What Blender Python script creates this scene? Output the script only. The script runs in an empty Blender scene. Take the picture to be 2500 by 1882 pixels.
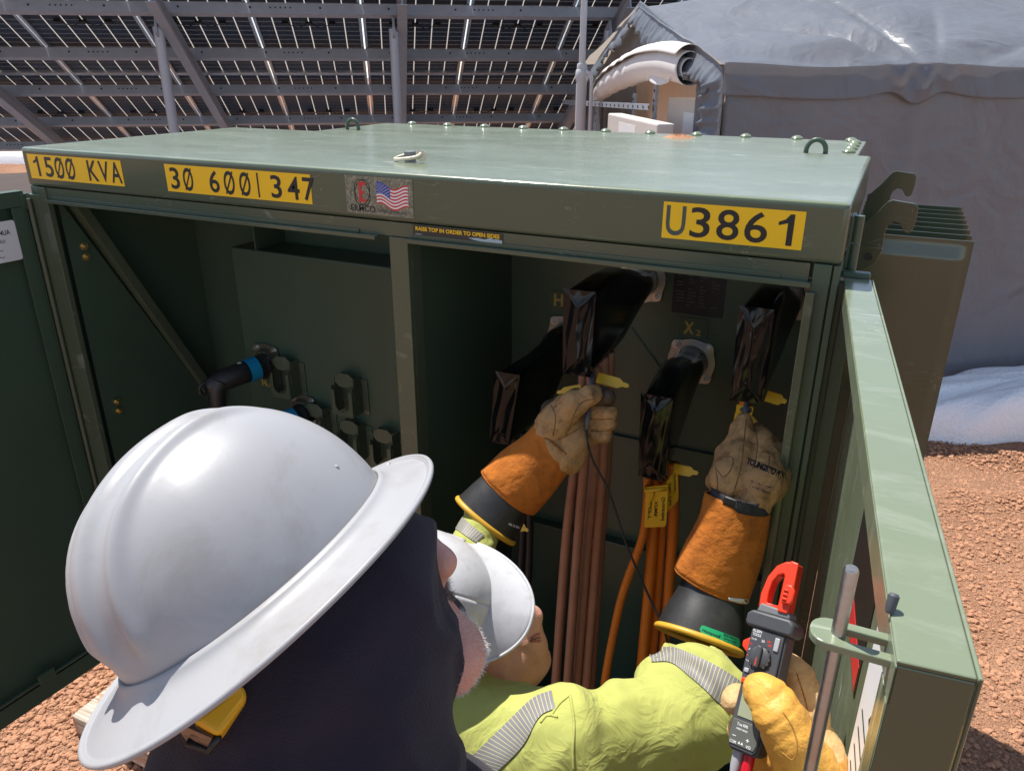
import bpy, bmesh, math, random
import numpy as np
from mathutils import Vector, Matrix
sc = bpy.context.scene
COL = sc.collection
# ---------------------------------------------------------------- camera
CAM_F, CAM_YAW, CAM_PITCH, CAM_ROLL = 1879.77, .446, .395, .0019      # focal length in pixels of a 2500 px wide frame
C0 = np.array([.0474, -1.3223, 2.0195])
_cy, _sy, _cp, _sp, _cr, _sr = math.cos(CAM_YAW), math.sin(CAM_YAW), math.cos(CAM_PITCH), math.sin(CAM_PITCH), math.cos(CAM_ROLL), math.sin(CAM_ROLL)
FWD = np.array([-_sy*_cp, _cy*_cp, -_sp]); _r = np.array([_cy, _sy, 0.]); _u = np.cross(_r, FWD)
RT = _r*_cr + _u*_sr; UP = -_r*_sr + _u*_cr
K = 2500/2212
cd = bpy.data.cameras.new('camera'); cam = bpy.data.objects.new('camera', cd); COL.objects.link(cam)
cd.sensor_width = 36; cd.lens = CAM_F/2500*36; cd.clip_start = .02; cd.clip_end = 500
_m = Matrix.Identity(4)
for i in range(3):
    _m[i][0], _m[i][1], _m[i][2], _m[i][3] = RT[i], UP[i], -FWD[i], C0[i]
cam.matrix_world = _m
sc.camera = cam
def ray(u, v): return FWD + RT*((u*K-1250)/CAM_F) - UP*((v*K-941)/CAM_F)
def A(u, v, x=None, y=None, z=None, d=None):
    """world point seen at (u, v) of the survey picture, at a given x, y, z or depth d"""
    r = ray(u, v)
    t = d if d is not None else (x-C0[0])/r[0] if x is not None else (y-C0[1])/r[1] if y is not None else (z-C0[2])/r[2]
    return C0 + r*t
# ---------------------------------------------------------------- light
SUN_EL, SUN_AZ = math.radians(66), math.radians(68)      # azimuth from +Y towards -X
SUN = np.array([-math.sin(SUN_AZ)*math.cos(SUN_EL), math.cos(SUN_AZ)*math.cos(SUN_EL), math.sin(SUN_EL)])
w = bpy.data.worlds.new('World'); sc.world = w; w.use_nodes = True
nt = w.node_tree; bg = nt.nodes['Background']
sky = nt.nodes.new('ShaderNodeTexSky'); sky.sky_type = 'NISHITA'; sky.sun_disc = False
sky.sun_elevation = SUN_EL; sky.sun_rotation = -SUN_AZ; sky.altitude = 2400; sky.air_density = 1; sky.dust_density = .6
hs_ = nt.nodes.new('ShaderNodeHueSaturation'); hs_.inputs['Saturation'].default_value = .72; nt.links.new(sky.outputs[0], hs_.inputs['Color']); nt.links.new(hs_.outputs[0], bg.inputs[0]); bg.inputs[1].default_value = .11
sl = bpy.data.lights.new('sun', 'SUN'); so = bpy.data.objects.new('sun', sl); COL.objects.link(so)
sl.energy = 3.8; sl.angle = math.radians(.53); sl.color = (1, .955, .89)
so.rotation_euler = Vector(SUN).to_track_quat('Z', 'Y').to_euler(); so.location = (0, 0, 8)
vs = sc.view_settings; vs.view_transform = 'Standard'; vs.look = 'None'; vs.gamma = 1; vs.exposure = .85
sc.cycles.max_bounces = 8; sc.cycles.transparent_max_bounces = 12
# ---------------------------------------------------------------- object helpers
WL = {}
def link(o, parent=None, world=(0, 0, 0)):
    COL.objects.link(o)
    if parent is not None: o.parent = parent
    WL[o.name] = np.array(world, float)
    return o
def tag(o, label=None, cat=None, group=None, kind=None):
    if label: o['label'] = label
    if cat: o['category'] = cat
    if group: o['group'] = group
    if kind: o['kind'] = kind
    return o
def thing(name, label, cat, loc, group=None):
    o = bpy.data.objects.new(name, None); o.empty_display_size = .05; o.location = [float(c) for c in loc]
    link(o, None, loc); return tag(o, label, cat, group)
def obj(name, V, F, mat, parent=None, smooth=False, bevel=0, seg=2, sub=0, solid=0, uv=None, auto=None):
    """one mesh object; V in world coordinates, its origin at the base of its thing"""
    V = np.asarray(V, float)
    if parent is not None: base = WL[parent.name]
    else: base = np.array([V[:, 0].mean(), V[:, 1].mean(), V[:, 2].min()])
    me = bpy.data.meshes.new(name)
    me.from_pydata((V-base).tolist(), [], [tuple(int(i) for i in f) for f in F]); me.update()
    for m in (mat if isinstance(mat, (list, tuple)) else [mat]): me.materials.append(m)
    if smooth: me.polygons.foreach_set('use_smooth', [True]*len(me.polygons))
    if uv is not None:
        l = me.uv_layers.new(name='UVMap'); vi = np.empty(len(me.loops), int); me.loops.foreach_get('vertex_index', vi)
        l.data.foreach_set('uv', np.asarray(uv, float)[vi].ravel())
    o = bpy.data.objects.new(name, me)
    link(o, parent, base)
    if parent is None: o.location = [float(c) for c in base]
    if solid:
        s = o.modifiers.new('solid', 'SOLIDIFY'); s.thickness = solid; s.offset = -1
    if bevel:
        b = o.modifiers.new('bevel', 'BEVEL'); b.width = bevel; b.segments = seg; b.limit_method = 'ANGLE'; b.angle_limit = math.radians(40)
        b.harden_normals = False
    if sub:
        s = o.modifiers.new('sub', 'SUBSURF'); s.levels = sub; s.render_levels = sub
    if auto:
        me.polygons.foreach_set('use_smooth', [True]*len(me.polygons))
        try: me.set_sharp_from_angle(angle=math.radians(auto))
        except Exception: pass
    return o
def copy_to(o, parent, offset, label=None, group=None):
    """copy a part or thing (and its children) shifted by offset"""
    c = o.copy(); COL.objects.link(c)
    if parent is not None: c.parent = parent
    WL[c.name] = WL[o.name]+np.array(offset, float)
    c.location = Vector(o.location)+Vector([float(k) for k in offset])
    for ch in [k for k in bpy.data.objects if k.parent == o]:
        g = copy_to(ch, c, (0, 0, 0))
    if label: c['label'] = label
    if group: c['group'] = group
    return c
class MB:
    """collects shapes into one mesh"""
    def __init__(s): s.V = []; s.F = []; s.n = 0; s.UV = []
    def add(s, V, F, uv=None):
        V = np.asarray(V, float); s.V.append(V); s.F += [tuple(i+s.n for i in f) for f in F]; s.n += len(V)
        s.UV.append(np.asarray(uv, float) if uv is not None else np.zeros((len(V), 2))); return s
    def box(s, a, b):
        x0, x1 = sorted((a[0], b[0])); y0, y1 = sorted((a[1], b[1])); z0, z1 = sorted((a[2], b[2]))
        V = [(x, y, z) for x in (x0, x1) for y in (y0, y1) for z in (z0, z1)]
        return s.add(V, [(0, 1, 3, 2), (4, 6, 7, 5), (0, 4, 5, 1), (2, 3, 7, 6), (0, 2, 6, 4), (1, 5, 7, 3)])
    def obox(s, c, ax, ay, az):
        """box with centre and three half-axis vectors"""
        c, ax, ay, az = (np.array(k, float) for k in (c, ax, ay, az))
        if np.dot(np.cross(ax, ay), az) < 0: ax, ay = ay, ax
        V = [c+i*ax+j*ay+k*az for i in (-1, 1) for j in (-1, 1) for k in (-1, 1)]
        return s.add(V, [(0, 1, 3, 2), (4, 6, 7, 5), (0, 4, 5, 1), (2, 3, 7, 6), (0, 2, 6, 4), (1, 5, 7, 3)])
    def prism(s, poly, o, ex, ey, ez, t):
        """2D outline extruded by t along ez"""
        o, ex, ey, ez = (np.array(k, float) for k in (o, ex, ey, ez)); n = len(poly)
        a = [o+ex*p[0]+ey*p[1] for p in poly]; b = [p+ez*t for p in a]
        F = [tuple(range(n)), tuple(range(2*n-1, n-1, -1))]+[(i, i+n, (i+1) % n+n, (i+1) % n) for i in range(n)]
        return s.add(a+b, F)
    def ring_prism(s, outer, inner, o, ex, ey, ez, t):
        """outline with a hole; both loops have the same number of points"""
        o, ex, ey, ez = (np.array(k, float) for k in (o, ex, ey, ez)); n = len(outer)
        P = lambda q, h: [o+ex*p[0]+ey*p[1]+ez*h for p in q]
        V = P(outer, 0)+P(inner, 0)+P(outer, t)+P(inner, t); F = []
        for i in range(n):
            j = (i+1) % n
            F += [(i, j, j+n, i+n), (i+2*n, i+3*n, j+3*n, j+2*n), (i, i+2*n, j+2*n, j), (i+n, j+n, j+3*n, i+3*n)]
        return s.add(V, F)
    def tube(s, pts, r, n=12, cap=True, ell=None):
        pts = [np.array(p, float) for p in pts]; m = len(pts); r = [r]*m if np.isscalar(r) else r
        T = [pts[min(i+1, m-1)]-pts[max(i-1, 0)] for i in range(m)]; T = [t/(np.linalg.norm(t)+1e-12) for t in T]
        a = np.cross(T[0], (0, 0, 1)); a = a if np.linalg.norm(a) > .1 else np.cross(T[0], (1, 0, 0)); a /= np.linalg.norm(a)
        V = []; F = []; L = 0; UV = []
        for i in range(m):
            a = a-T[i]*np.dot(a, T[i]); a /= np.linalg.norm(a); b = np.cross(T[i], a)
            if i: L += np.linalg.norm(pts[i]-pts[i-1])
            for k in range(n):
                q = 2*math.pi*k/n; V.append(pts[i]+r[i]*(a*math.cos(q)+b*math.sin(q))); UV.append((k/n, L))
        for i in range(m-1):
            for k in range(n):
                k2 = (k+1) % n; F.append((i*n+k, i*n+k2, (i+1)*n+k2, (i+1)*n+k))
        if cap: F += [tuple(range(n-1, -1, -1)), tuple(range((m-1)*n, m*n))]
        return s.add(V, F, UV)
    def lathe(s, prof, o, axis, n=24, cap=True):
        """profile of (height, radius) round an axis"""
        axis = np.array(axis, float); axis /= np.linalg.norm(axis); o = np.array(o, float)
        a = np.cross(axis, (0, 0, 1)); a = a if np.linalg.norm(a) > .1 else np.cross(axis, (1, 0, 0)); a /= np.linalg.norm(a); b = np.cross(axis, a)
        V = [o+axis*h+r*(a*math.cos(2*math.pi*k/n)+b*math.sin(2*math.pi*k/n)) for h, r in prof for k in range(n)]
        F = [(i*n+k, i*n+(k+1) % n, (i+1)*n+(k+1) % n, (i+1)*n+k) for i in range(len(prof)-1) for k in range(n)]
        if cap: F += [tuple(range(n-1, -1, -1)), tuple(range((len(prof)-1)*n, len(prof)*n))]
        return s.add(V, F)
    def grid(s, P, uv=None):
        """P[i][j] lattice of points"""
        P = np.asarray(P, float); a, b = P.shape[:2]
        F = [(i*b+j, (i+1)*b+j, (i+1)*b+j+1, i*b+j+1) for i in range(a-1) for j in range(b-1)]
        return s.add(P.reshape(-1, 3), F, uv)
    def build(s, name, mat, parent=None, **k):
        if k.pop('useuv', False): k['uv'] = np.concatenate(s.UV)
        return obj(name, np.concatenate(s.V), s.F, mat, parent, **k)
def dbox(mb, f, s, n, z): mb.obox(f((s[0]+s[1])/2, (n[0]+n[1])/2, (z[0]+z[1])/2), f((s[1]-s[0])/2, 0, 0)-f(0, 0, 0), f(0, (n[1]-n[0])/2, 0)-f(0, 0, 0), (0, 0, (z[1]-z[0])/2)); return mb
def rpoly(w, h, r, n=5):
    """rounded rectangle outline about the origin"""
    P = []
    for cx, cy, a in ((w/2-r, h/2-r, 0), (-w/2+r, h/2-r, 90), (-w/2+r, -h/2+r, 180), (w/2-r, -h/2+r, 270)):
        P += [(cx+r*math.cos(math.radians(a+90*i/n)), cy+r*math.sin(math.radians(a+90*i/n))) for i in range(n+1)]
    return P
def circ(r, n=24, ph=0): return [(r*math.cos(2*math.pi*i/n+ph), r*math.sin(2*math.pi*i/n+ph)) for i in range(n)]
def spline(pts, n=8):
    """Catmull-Rom through the points"""
    P = [np.array(p, float) for p in pts]; P = [2*P[0]-P[1]]+P+[2*P[-1]-P[-2]]; out = []
    for i in range(1, len(P)-2):
        for k in range(n):
            t = k/n; a, b, c, d = P[i-1:i+3]
            out.append(.5*(2*b+(c-a)*t+(2*a-5*b+4*c-d)*t*t+(3*b-a-3*c+d)*t**3))
    return out+[P[-2]]
def text2d(s, offset=0.):
    """filled outline of a string as 2D vertices and faces, cap height about .7"""
    cu = bpy.data.curves.new('t', 'FONT'); cu.body = s; cu.fill_mode = 'FRONT'; cu.offset = offset; cu.resolution_u = 4
    o = bpy.data.objects.new('t', cu); COL.objects.link(o)
    dg = bpy.context.evaluated_depsgraph_get(); me = o.evaluated_get(dg).to_mesh()
    V = np.array([v.co[:2] for v in me.vertices]) if len(me.vertices) else np.zeros((0, 2)); F = [tuple(p.vertices) for p in me.polygons]
    o.evaluated_get(dg).to_mesh_clear(); bpy.data.objects.remove(o); bpy.data.curves.remove(cu)
    return V, F
def fit_text(s, w, h, offset=0.):
    """string scaled into a w x h box, lower left corner at the origin"""
    if s == '1': V, F = np.array([(.26, 0), (.4, 0), (.4, .7), (.3, .7), (.2, .58), (.05, .52), (.05, .44), (.26, .5)]), [(0, 1, 2, 7), (7, 2, 3), (7, 3, 4), (7, 4, 5), (7, 5, 6)]
    else: V, F = text2d(s, offset)
    lo = V.min(0); hi = V.max(0)
    return (V-lo)/(hi-lo)*np.array([w, h]), F
# ---------------------------------------------------------------- signed distance meshing for soft shapes
def rc(a, b, ra, rb=None):
    a = np.array(a, float); b = np.array(b, float); rb = ra if rb is None else rb; ab = b-a; L = ab@ab+1e-12
    def f(P):
        t = np.clip(((P-a)@ab)/L, 0, 1); return np.linalg.norm(P-a-t[:, None]*ab, axis=1)-(ra+(rb-ra)*t)
    f.box = (np.minimum(a-ra, b-rb), np.maximum(a+ra, b+rb)); return f
def ell(c, ax, ay, az):
    """ellipsoid with three half-axis vectors"""
    c = np.array(c, float); M = np.stack([np.array(k, float) for k in (ax, ay, az)]); l = np.linalg.norm(M, axis=1); U = M/l[:, None]
    def f(P):
        q = (P-c)@U.T; k0 = np.linalg.norm(q/l, axis=1); k1 = np.linalg.norm(q/l**2, axis=1)+1e-9; return k0*(k0-1)/k1
    e = np.sqrt((M**2).sum(0)); f.box = (c-e, c+e); return f
def chain(pts, rad):
    return [rc(pts[i], pts[i+1], rad[i], rad[i+1]) for i in range(len(pts)-1)]
def smin(a, b, k):
    h = np.clip(k-np.abs(a-b), 0, None)/k; return np.minimum(a, b)-h*h*k*.25
def union(prims, k):
    def f(P):
        r = prims[0](P)
        for p in prims[1:]: r = smin(r, p(P), k)
        return r
    f.box = (np.min([p.box[0] for p in prims], 0), np.max([p.box[1] for p in prims], 0)); return f
_rs = np.random.RandomState(5); _W = [(_rs.randn(3), _rs.rand()*6.28) for _ in range(40)]
def wob(P, sc_, n=10, s0=0):
    """smooth noise of about +-1"""
    r = 0
    for d, ph in _W[s0:s0+n]: r = r+np.sin((P@d)*sc_+ph+1.3*np.sin((P@d[[1, 2, 0]])*sc_*.7+ph*2))
    return r/math.sqrt(n)
def mesh_sdf(f, h, pad=.012, lo=None, hi=None):
    lo = np.array(f.box[0] if lo is None else lo)-pad; hi = np.array(f.box[1] if hi is None else hi)+pad
    N = np.ceil((hi-lo)/h).astype(int)+1; q = 4
    Nc = N//q+2; I = np.stack(np.meshgrid(*[np.arange(n) for n in Nc], indexing='ij'), -1).reshape(-1, 3)
    fc = f(lo+(I*q+q/2-.5)*h).reshape(Nc); near = np.abs(fc) < q*h*1.7
    big = np.repeat(np.repeat(np.repeat(fc, q, 0), q, 1), q, 2)[:N[0], :N[1], :N[2]].copy()
    nb = np.repeat(np.repeat(np.repeat(near, q, 0), q, 1), q, 2)[:N[0], :N[1], :N[2]]
    J = np.argwhere(nb)
    for s in range(0, len(J), 400000):
        j = J[s:s+400000]; big[j[:, 0], j[:, 1], j[:, 2]] = f(lo+j*h)
    S = big < 0; c = [(i, j, k) for i in (0, 1) for j in (0, 1) for k in (0, 1)]
    cnt = sum(S[i:N[0]-1+i, j:N[1]-1+j, k:N[2]-1+k].astype(np.int8) for i, j, k in c)
    cells = np.argwhere((cnt > 0) & (cnt < 8)); idx = -np.ones(N-1, int); idx[tuple(cells.T)] = np.arange(len(cells))
    pos = np.zeros((len(cells), 3)); num = np.zeros(len(cells))
    for a in c:
        for ax in range(3):
            if a[ax]: continue
            b = list(a); b[ax] = 1; va = big[tuple((cells+a).T)]; vb = big[tuple((cells+b).T)]; m = (va < 0) != (vb < 0)
            t = np.where(m, va/(va-vb+1e-20), 0); p = np.tile(np.array(a, float), (len(cells), 1)); p[:, ax] += t
            pos[m] += p[m]; num[m] += 1
    V = lo+(cells+pos/num[:, None])*h; F = []
    for ax in range(3):
        o1, o2 = [k for k in range(3) if k != ax]
        sl0 = [slice(1, -1)]*3; sl0[ax] = slice(0, -1); sl1 = list(sl0); sl1[ax] = slice(1, None)
        A_ = S[tuple(sl0)]; B_ = S[tuple(sl1)]; E = np.argwhere(A_ != B_)
        if not len(E): continue
        flip = A_[tuple(E.T)]; e = E.copy(); e[:, o1] += 1; e[:, o2] += 1
        def at_(d1, d2):
            g = e.copy(); g[:, o1] -= d1; g[:, o2] -= d2; return idx[tuple(g.T)]
        Q = np.stack([at_(1, 1), at_(0, 1), at_(0, 0), at_(1, 0)], 1)
        if ax == 1: flip = ~flip
        Q = np.where(flip[:, None], Q, Q[:, ::-1]); F.append(Q[(Q >= 0).all(1)])
    return V, np.concatenate(F).tolist()
def soft(name, f, h, mat, parent, **k):
    V, F = mesh_sdf(f, h, **{a: k.pop(a) for a in ('lo', 'hi', 'pad') if a in k})
    return obj(name, V, F, mat, parent, smooth=True, **k)
def grad(f, P, e=5e-4):
    return np.stack([f(P+np.eye(3)[i]*e)-f(P-np.eye(3)[i]*e) for i in range(3)], 1)
def cast(f, uv, d0, d1, off=.001):
    """points where sight lines first meet a soft surface, lifted a little along its normal"""
    uv = np.asarray(uv, float).reshape(-1, 2); R = np.stack([ray(u, v) for u, v in uv]); n = np.linalg.norm(R, axis=1)
    t = np.full(len(R), d0, float)
    for _ in range(90):
        v = f(C0+R*t[:, None]); t = np.minimum(t+np.clip(v, -.02, .03)*.8/n, d1)
    P = C0+R*t[:, None]; g = grad(f, P); g /= np.linalg.norm(g, axis=1)[:, None]+1e-9
    return P+g*off
# ---------------------------------------------------------------- materials
def nodes(name):
    m = bpy.data.materials.new(name); m.use_nodes = True; t = m.node_tree
    return m, t, t.nodes['Principled BSDF'], lambda ty, **k: _nn(t, ty, **k), t.links.new
def _nn(t, ty, **k):
    n = t.nodes.new(ty)
    for a, v in k.items():
        if a.startswith('i_'): n.inputs[a[2:]].default_value = v
        else: setattr(n, a, v)
    return n
def mat(name, col, rough=.5, metal=0, var=.12, vs_=8, bump=0, bs=300, rv=.1, spec=.5, dirt=None, dirt_amt=0, dirt_s=14, stretch=None, sss=0, coat=0, scratch=0, sheen=0):
    """plain paint / plastic / cloth: colour and roughness vary with noise, optional fine bump, dirt and scratches"""
    m, t, b, nn, ln = nodes(name); tc = nn('ShaderNodeTexCoord'); src = tc.outputs['Object']
    if stretch:
        mp = nn('ShaderNodeMapping'); mp.inputs['Scale'].default_value = stretch; ln(src, mp.inputs[0]); src = mp.outputs[0]
    n = nn('ShaderNodeTexNoise', i_Scale=vs_, i_Detail=6., i_Roughness=.62); ln(src, n.inputs['Vector'])
    mx = nn('ShaderNodeMix', data_type='RGBA'); ln(n.outputs['Fac'], mx.inputs['Factor'])
    mx.inputs['A'].default_value = (*[c*(1-var) for c in col], 1); mx.inputs['B'].default_value = (*[min(1, c*(1+var)) for c in col], 1)
    out = mx.outputs['Result']
    if dirt:
        n2 = nn('ShaderNodeTexNoise', i_Scale=dirt_s, i_Detail=8., i_Roughness=.7, i_Distortion=.4); ln(src, n2.inputs['Vector'])
        r = nn('ShaderNodeMapRange', i_1=.52, i_2=.75, i_3=0., i_4=dirt_amt) if False else nn('ShaderNodeMapRange')
        r.inputs[1].default_value = .5; r.inputs[2].default_value = .78; r.inputs[4].default_value = dirt_amt; ln(n2.outputs['Fac'], r.inputs[0])
        m2 = nn('ShaderNodeMix', data_type='RGBA'); ln(r.outputs[0], m2.inputs['Factor']); ln(out, m2.inputs['A']); m2.inputs['B'].default_value = (*dirt, 1); out = m2.outputs['Result']
    rr = nn('ShaderNodeMapRange'); rr.inputs[3].default_value = max(.02, rough-rv); rr.inputs[4].default_value = min(1, rough+rv); ln(n.outputs['Fac'], rr.inputs[0]); rout = rr.outputs[0]
    if scratch:
        v = nn('ShaderNodeTexNoise', i_Scale=9., i_Detail=2., i_Distortion=2.2); mp2 = nn('ShaderNodeMapping'); mp2.inputs['Scale'].default_value = (.7, 6, 3); mp2.inputs['Rotation'].default_value = (.2, .1, .35)
        ln(tc.outputs['Object'], mp2.inputs[0]); ln(mp2.outputs[0], v.inputs['Vector'])
        s1 = nn('ShaderNodeMath', operation='SUBTRACT'); ln(v.outputs['Fac'], s1.inputs[0]); s1.inputs[1].default_value = .5
        s2 = nn('ShaderNodeMath', operation='ABSOLUTE'); ln(s1.outputs[0], s2.inputs[0])
        s3 = nn('ShaderNodeMapRange'); s3.inputs[1].default_value = 0; s3.inputs[2].default_value = .009; s3.inputs[3].default_value = 1; s3.inputs[4].default_value = 0; ln(s2.outputs[0], s3.inputs[0])
        n3 = nn('ShaderNodeTexNoise', i_Scale=5., i_Detail=5.); ln(tc.outputs['Object'], n3.inputs['Vector'])
        s4 = nn('ShaderNodeMapRange'); s4.inputs[1].default_value = .52; s4.inputs[2].default_value = .66; ln(n3.outputs['Fac'], s4.inputs[0])
        s5 = nn('ShaderNodeMath', operation='MULTIPLY'); ln(s3.outputs[0], s5.inputs[0]); ln(s4.outputs[0], s5.inputs[1])
        s6 = nn('ShaderNodeMath', operation='MULTIPLY'); ln(s5.outputs[0], s6.inputs[0]); s6.inputs[1].default_value = scratch
        mp3 = nn('ShaderNodeMapping'); mp3.inputs['Scale'].default_value = (5, 70, 12); mp3.inputs['Rotation'].default_value = (0, 0, .12); ln(tc.outputs['Object'], mp3.inputs[0]); n8 = nn('ShaderNodeTexNoise', i_Scale=1., i_Detail=3., i_Distortion=.5); ln(mp3.outputs[0], n8.inputs['Vector'])
        s8 = nn('ShaderNodeMapRange'); s8.inputs[1].default_value = .69; s8.inputs[2].default_value = .76; s8.inputs[4].default_value = .8*scratch; ln(n8.outputs['Fac'], s8.inputs[0]); s9 = nn('ShaderNodeMath', operation='MAXIMUM'); ln(s6.outputs[0], s9.inputs[0]); ln(s8.outputs[0], s9.inputs[1]); s6 = s9
        m3 = nn('ShaderNodeMix', data_type='RGBA'); ln(s6.outputs[0], m3.inputs['Factor']); ln(out, m3.inputs['A']); m3.inputs['B'].default_value = (.55, .58, .5, 1); out = m3.outputs['Result']
    ln(out, b.inputs['Base Color']); ln(rout, b.inputs['Roughness'])
    b.inputs['Metallic'].default_value = metal; b.inputs['Specular IOR Level'].default_value = spec
    if coat: b.inputs['Coat Weight'].default_value = coat; b.inputs['Coat Roughness'].default_value = .15
    if sheen: b.inputs['Sheen Weight'].default_value = sheen; b.inputs['Sheen Roughness'].default_value = .5
    if sss: b.inputs['Subsurface Weight'].default_value = sss; b.inputs['Subsurface Radius'].default_value = (.01, .004, .002)
    if bump:
        n4 = nn('ShaderNodeTexNoise', i_Scale=bs, i_Detail=3.); ln(src, n4.inputs['Vector'])
        bp = nn('ShaderNodeBump', i_Strength=bump, i_Distance=.002); ln(n4.outputs['Fac'], bp.inputs['Height']); ln(bp.outputs[0], b.inputs['Normal'])
    return m
G = {}
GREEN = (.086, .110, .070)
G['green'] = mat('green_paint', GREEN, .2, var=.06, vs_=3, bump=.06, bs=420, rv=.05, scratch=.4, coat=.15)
G['greentop'] = mat('green_paint_worn_sunlit', (.185, .222, .140), .2, var=.12, vs_=3, bump=.08, bs=300, rv=.1, scratch=1., dirt=(.40, .42, .34), dirt_amt=.5, dirt_s=7, stretch=(.8, 2.4, 1), coat=.2)  # scuffed, chalky green; base also lightened to carry sunlight in the colour
G['greenin'] = mat('green_paint_inside', (.060, .098, .064), .34, var=.08, vs_=3, bump=.08, bs=400)
G['black'] = mat('black_vinyl', (.006, .006, .007), .13, var=.2, vs_=20, bump=.0, bs=60, rv=.04, spec=.3)
G['rubber'] = mat('black_rubber', (.022, .022, .022), .42, var=.3, vs_=30, bump=.06, bs=200, dirt=(.06, .06, .055), dirt_amt=.5, dirt_s=20)
G['yellow'] = mat('yellow_sticker', (.95, .57, .006), .4, var=.03, bump=.03, bs=500)
G['ytag'] = mat('yellow_plastic', (.85, .5, .02), .42, var=.06)
G['ink'] = mat('black_ink', (.012, .012, .012), .45, var=.1)
G['white'] = mat('white_sticker', (.78, .78, .78), .45, var=.04)
G['steel'] = mat('zinc_steel', (.6, .58, .54), .36, metal=1, var=.2, vs_=30, rv=.12)
G['cap'] = mat('white_cap_plastic', (.56, .56, .57), .34, var=.03, vs_=10, rv=.05, dirt=(.2, .18, .16), dirt_amt=.35, dirt_s=60)
G['gloss'] = mat('glossy_green_paint', (.062, .082, .048), .12, var=.08, vs_=3, bump=.05, bs=420, rv=.04, scratch=.3, spec=.6, coat=.35)
G['navy2'] = mat('navy_trousers', (.02, .02, .03), .85)
G['brass'] = mat('brass_bolt', (.62, .47, .22), .35, metal=1, var=.25, vs_=60)
G['galv'] = mat('galvanised_steel', (.37, .40, .45), .5, metal=.35, var=.16, vs_=14, rv=.12)
G['pvc'] = mat('grey_conduit', (.5, .51, .53), .45, var=.05, vs_=10)
G['hat'] = mat('white_hat_plastic', (.35, .35, .36), .42, var=.05, vs_=10, rv=.06, dirt=(.20, .17, .13), dirt_amt=.5, dirt_s=13, bump=.03, bs=250)
G['navy'] = mat('navy_cloth', (.026, .022, .034), .9, var=.25, vs_=20, bump=.6, bs=600, spec=.15, sheen=.12)
G['skin'] = mat('skin', (.72, .36, .275), .5, var=.25, vs_=28, bump=.35, bs=350, sss=.12)
G['red'] = mat('red_ink', (.6, .03, .03), .4, var=.1)
G['blue'] = mat('blue_ink', (.03, .06, .32), .4, var=.1)
G['tape'] = mat('blue_tape', (.01, .25, .48), .35, var=.06)
G['stubble'] = mat('white_stubble', (.75, .7, .64), .8, var=.2)
# ================================================================ setting
GZ = -.25          # ground level; the hood of the cabinet is at 1.82
def gravel_mat():
    m, t, b, nn, ln = nodes('red_gravel'); tc = nn('ShaderNodeTexCoord'); src = tc.outputs['Object']
    v = nn('ShaderNodeTexVoronoi', i_Scale=120.); ln(src, v.inputs['Vector'])
    v2 = nn('ShaderNodeTexVoronoi', i_Scale=300.); ln(src, v2.inputs['Vector'])
    n = nn('ShaderNodeTexNoise', i_Scale=1.3, i_Detail=8.); ln(src, n.inputs['Vector'])
    r = nn('ShaderNodeValToRGB'); e = r.color_ramp.elements
    e[0].position = .2; e[0].color = (.19, .085, .045, 1); e[1].position = .85; e[1].color = (.46, .26, .16, 1)
    mm = nn('ShaderNodeMix', data_type='RGBA'); mm.inputs['Factor'].default_value = .55; ln(v.outputs['Color'], mm.inputs['A']); ln(v2.outputs['Color'], mm.inputs['B'])
    bw = nn('ShaderNodeRGBToBW'); ln(mm.outputs['Result'], bw.inputs[0]); ad = nn('ShaderNodeMath', operation='MULTIPLY_ADD'); ln(n.outputs['Fac'], ad.inputs[0]); ad.inputs[1].default_value = .7; ln(bw.outputs[0], ad.inputs[2])
    s = nn('ShaderNodeMath', operation='SUBTRACT'); ln(ad.outputs[0], s.inputs[0]); s.inputs[1].default_value = .32; ln(s.outputs[0], r.inputs[0]); ln(r.outputs[0], b.inputs['Base Color'])
    b.inputs['Roughness'].default_value = .95; b.inputs['Specular IOR Level'].default_value = .2
    bp = nn('ShaderNodeBump', i_Strength=.9, i_Distance=.006, invert=True); ln(v.outputs['Distance'], bp.inputs['Height'])
    bp2 = nn('ShaderNodeBump', i_Strength=.7, i_Distance=.003, invert=True); ln(v2.outputs['Distance'], bp2.inputs['Height']); ln(bp.outputs[0], bp2.inputs['Normal']); ln(bp2.outputs[0], b.inputs['Normal'])
    return m
G['gravel'] = gravel_mat()
g = np.concatenate([-np.geomspace(120, 3.2, 26), np.linspace(-3, 3, 121), np.geomspace(3.2, 120, 26)])
X, Y = np.meshgrid(g, g, indexing='ij'); P = np.stack([X, Y, np.zeros_like(X)], -1)
Q = P.reshape(-1, 3); h = .012*wob(Q, 2.2)+.006*wob(Q, 9, s0=10); far = np.clip((np.linalg.norm(Q, axis=1)-3)/20, 0, 1)
Q[:, 2] = GZ+h*(1-far)-.02+far*.1*wob(Q, .2, s0=5)
mb = MB(); mb.grid(Q.reshape(P.shape)); ground = mb.build('ground', G['gravel'], smooth=True); tag(ground, kind='structure')
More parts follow.
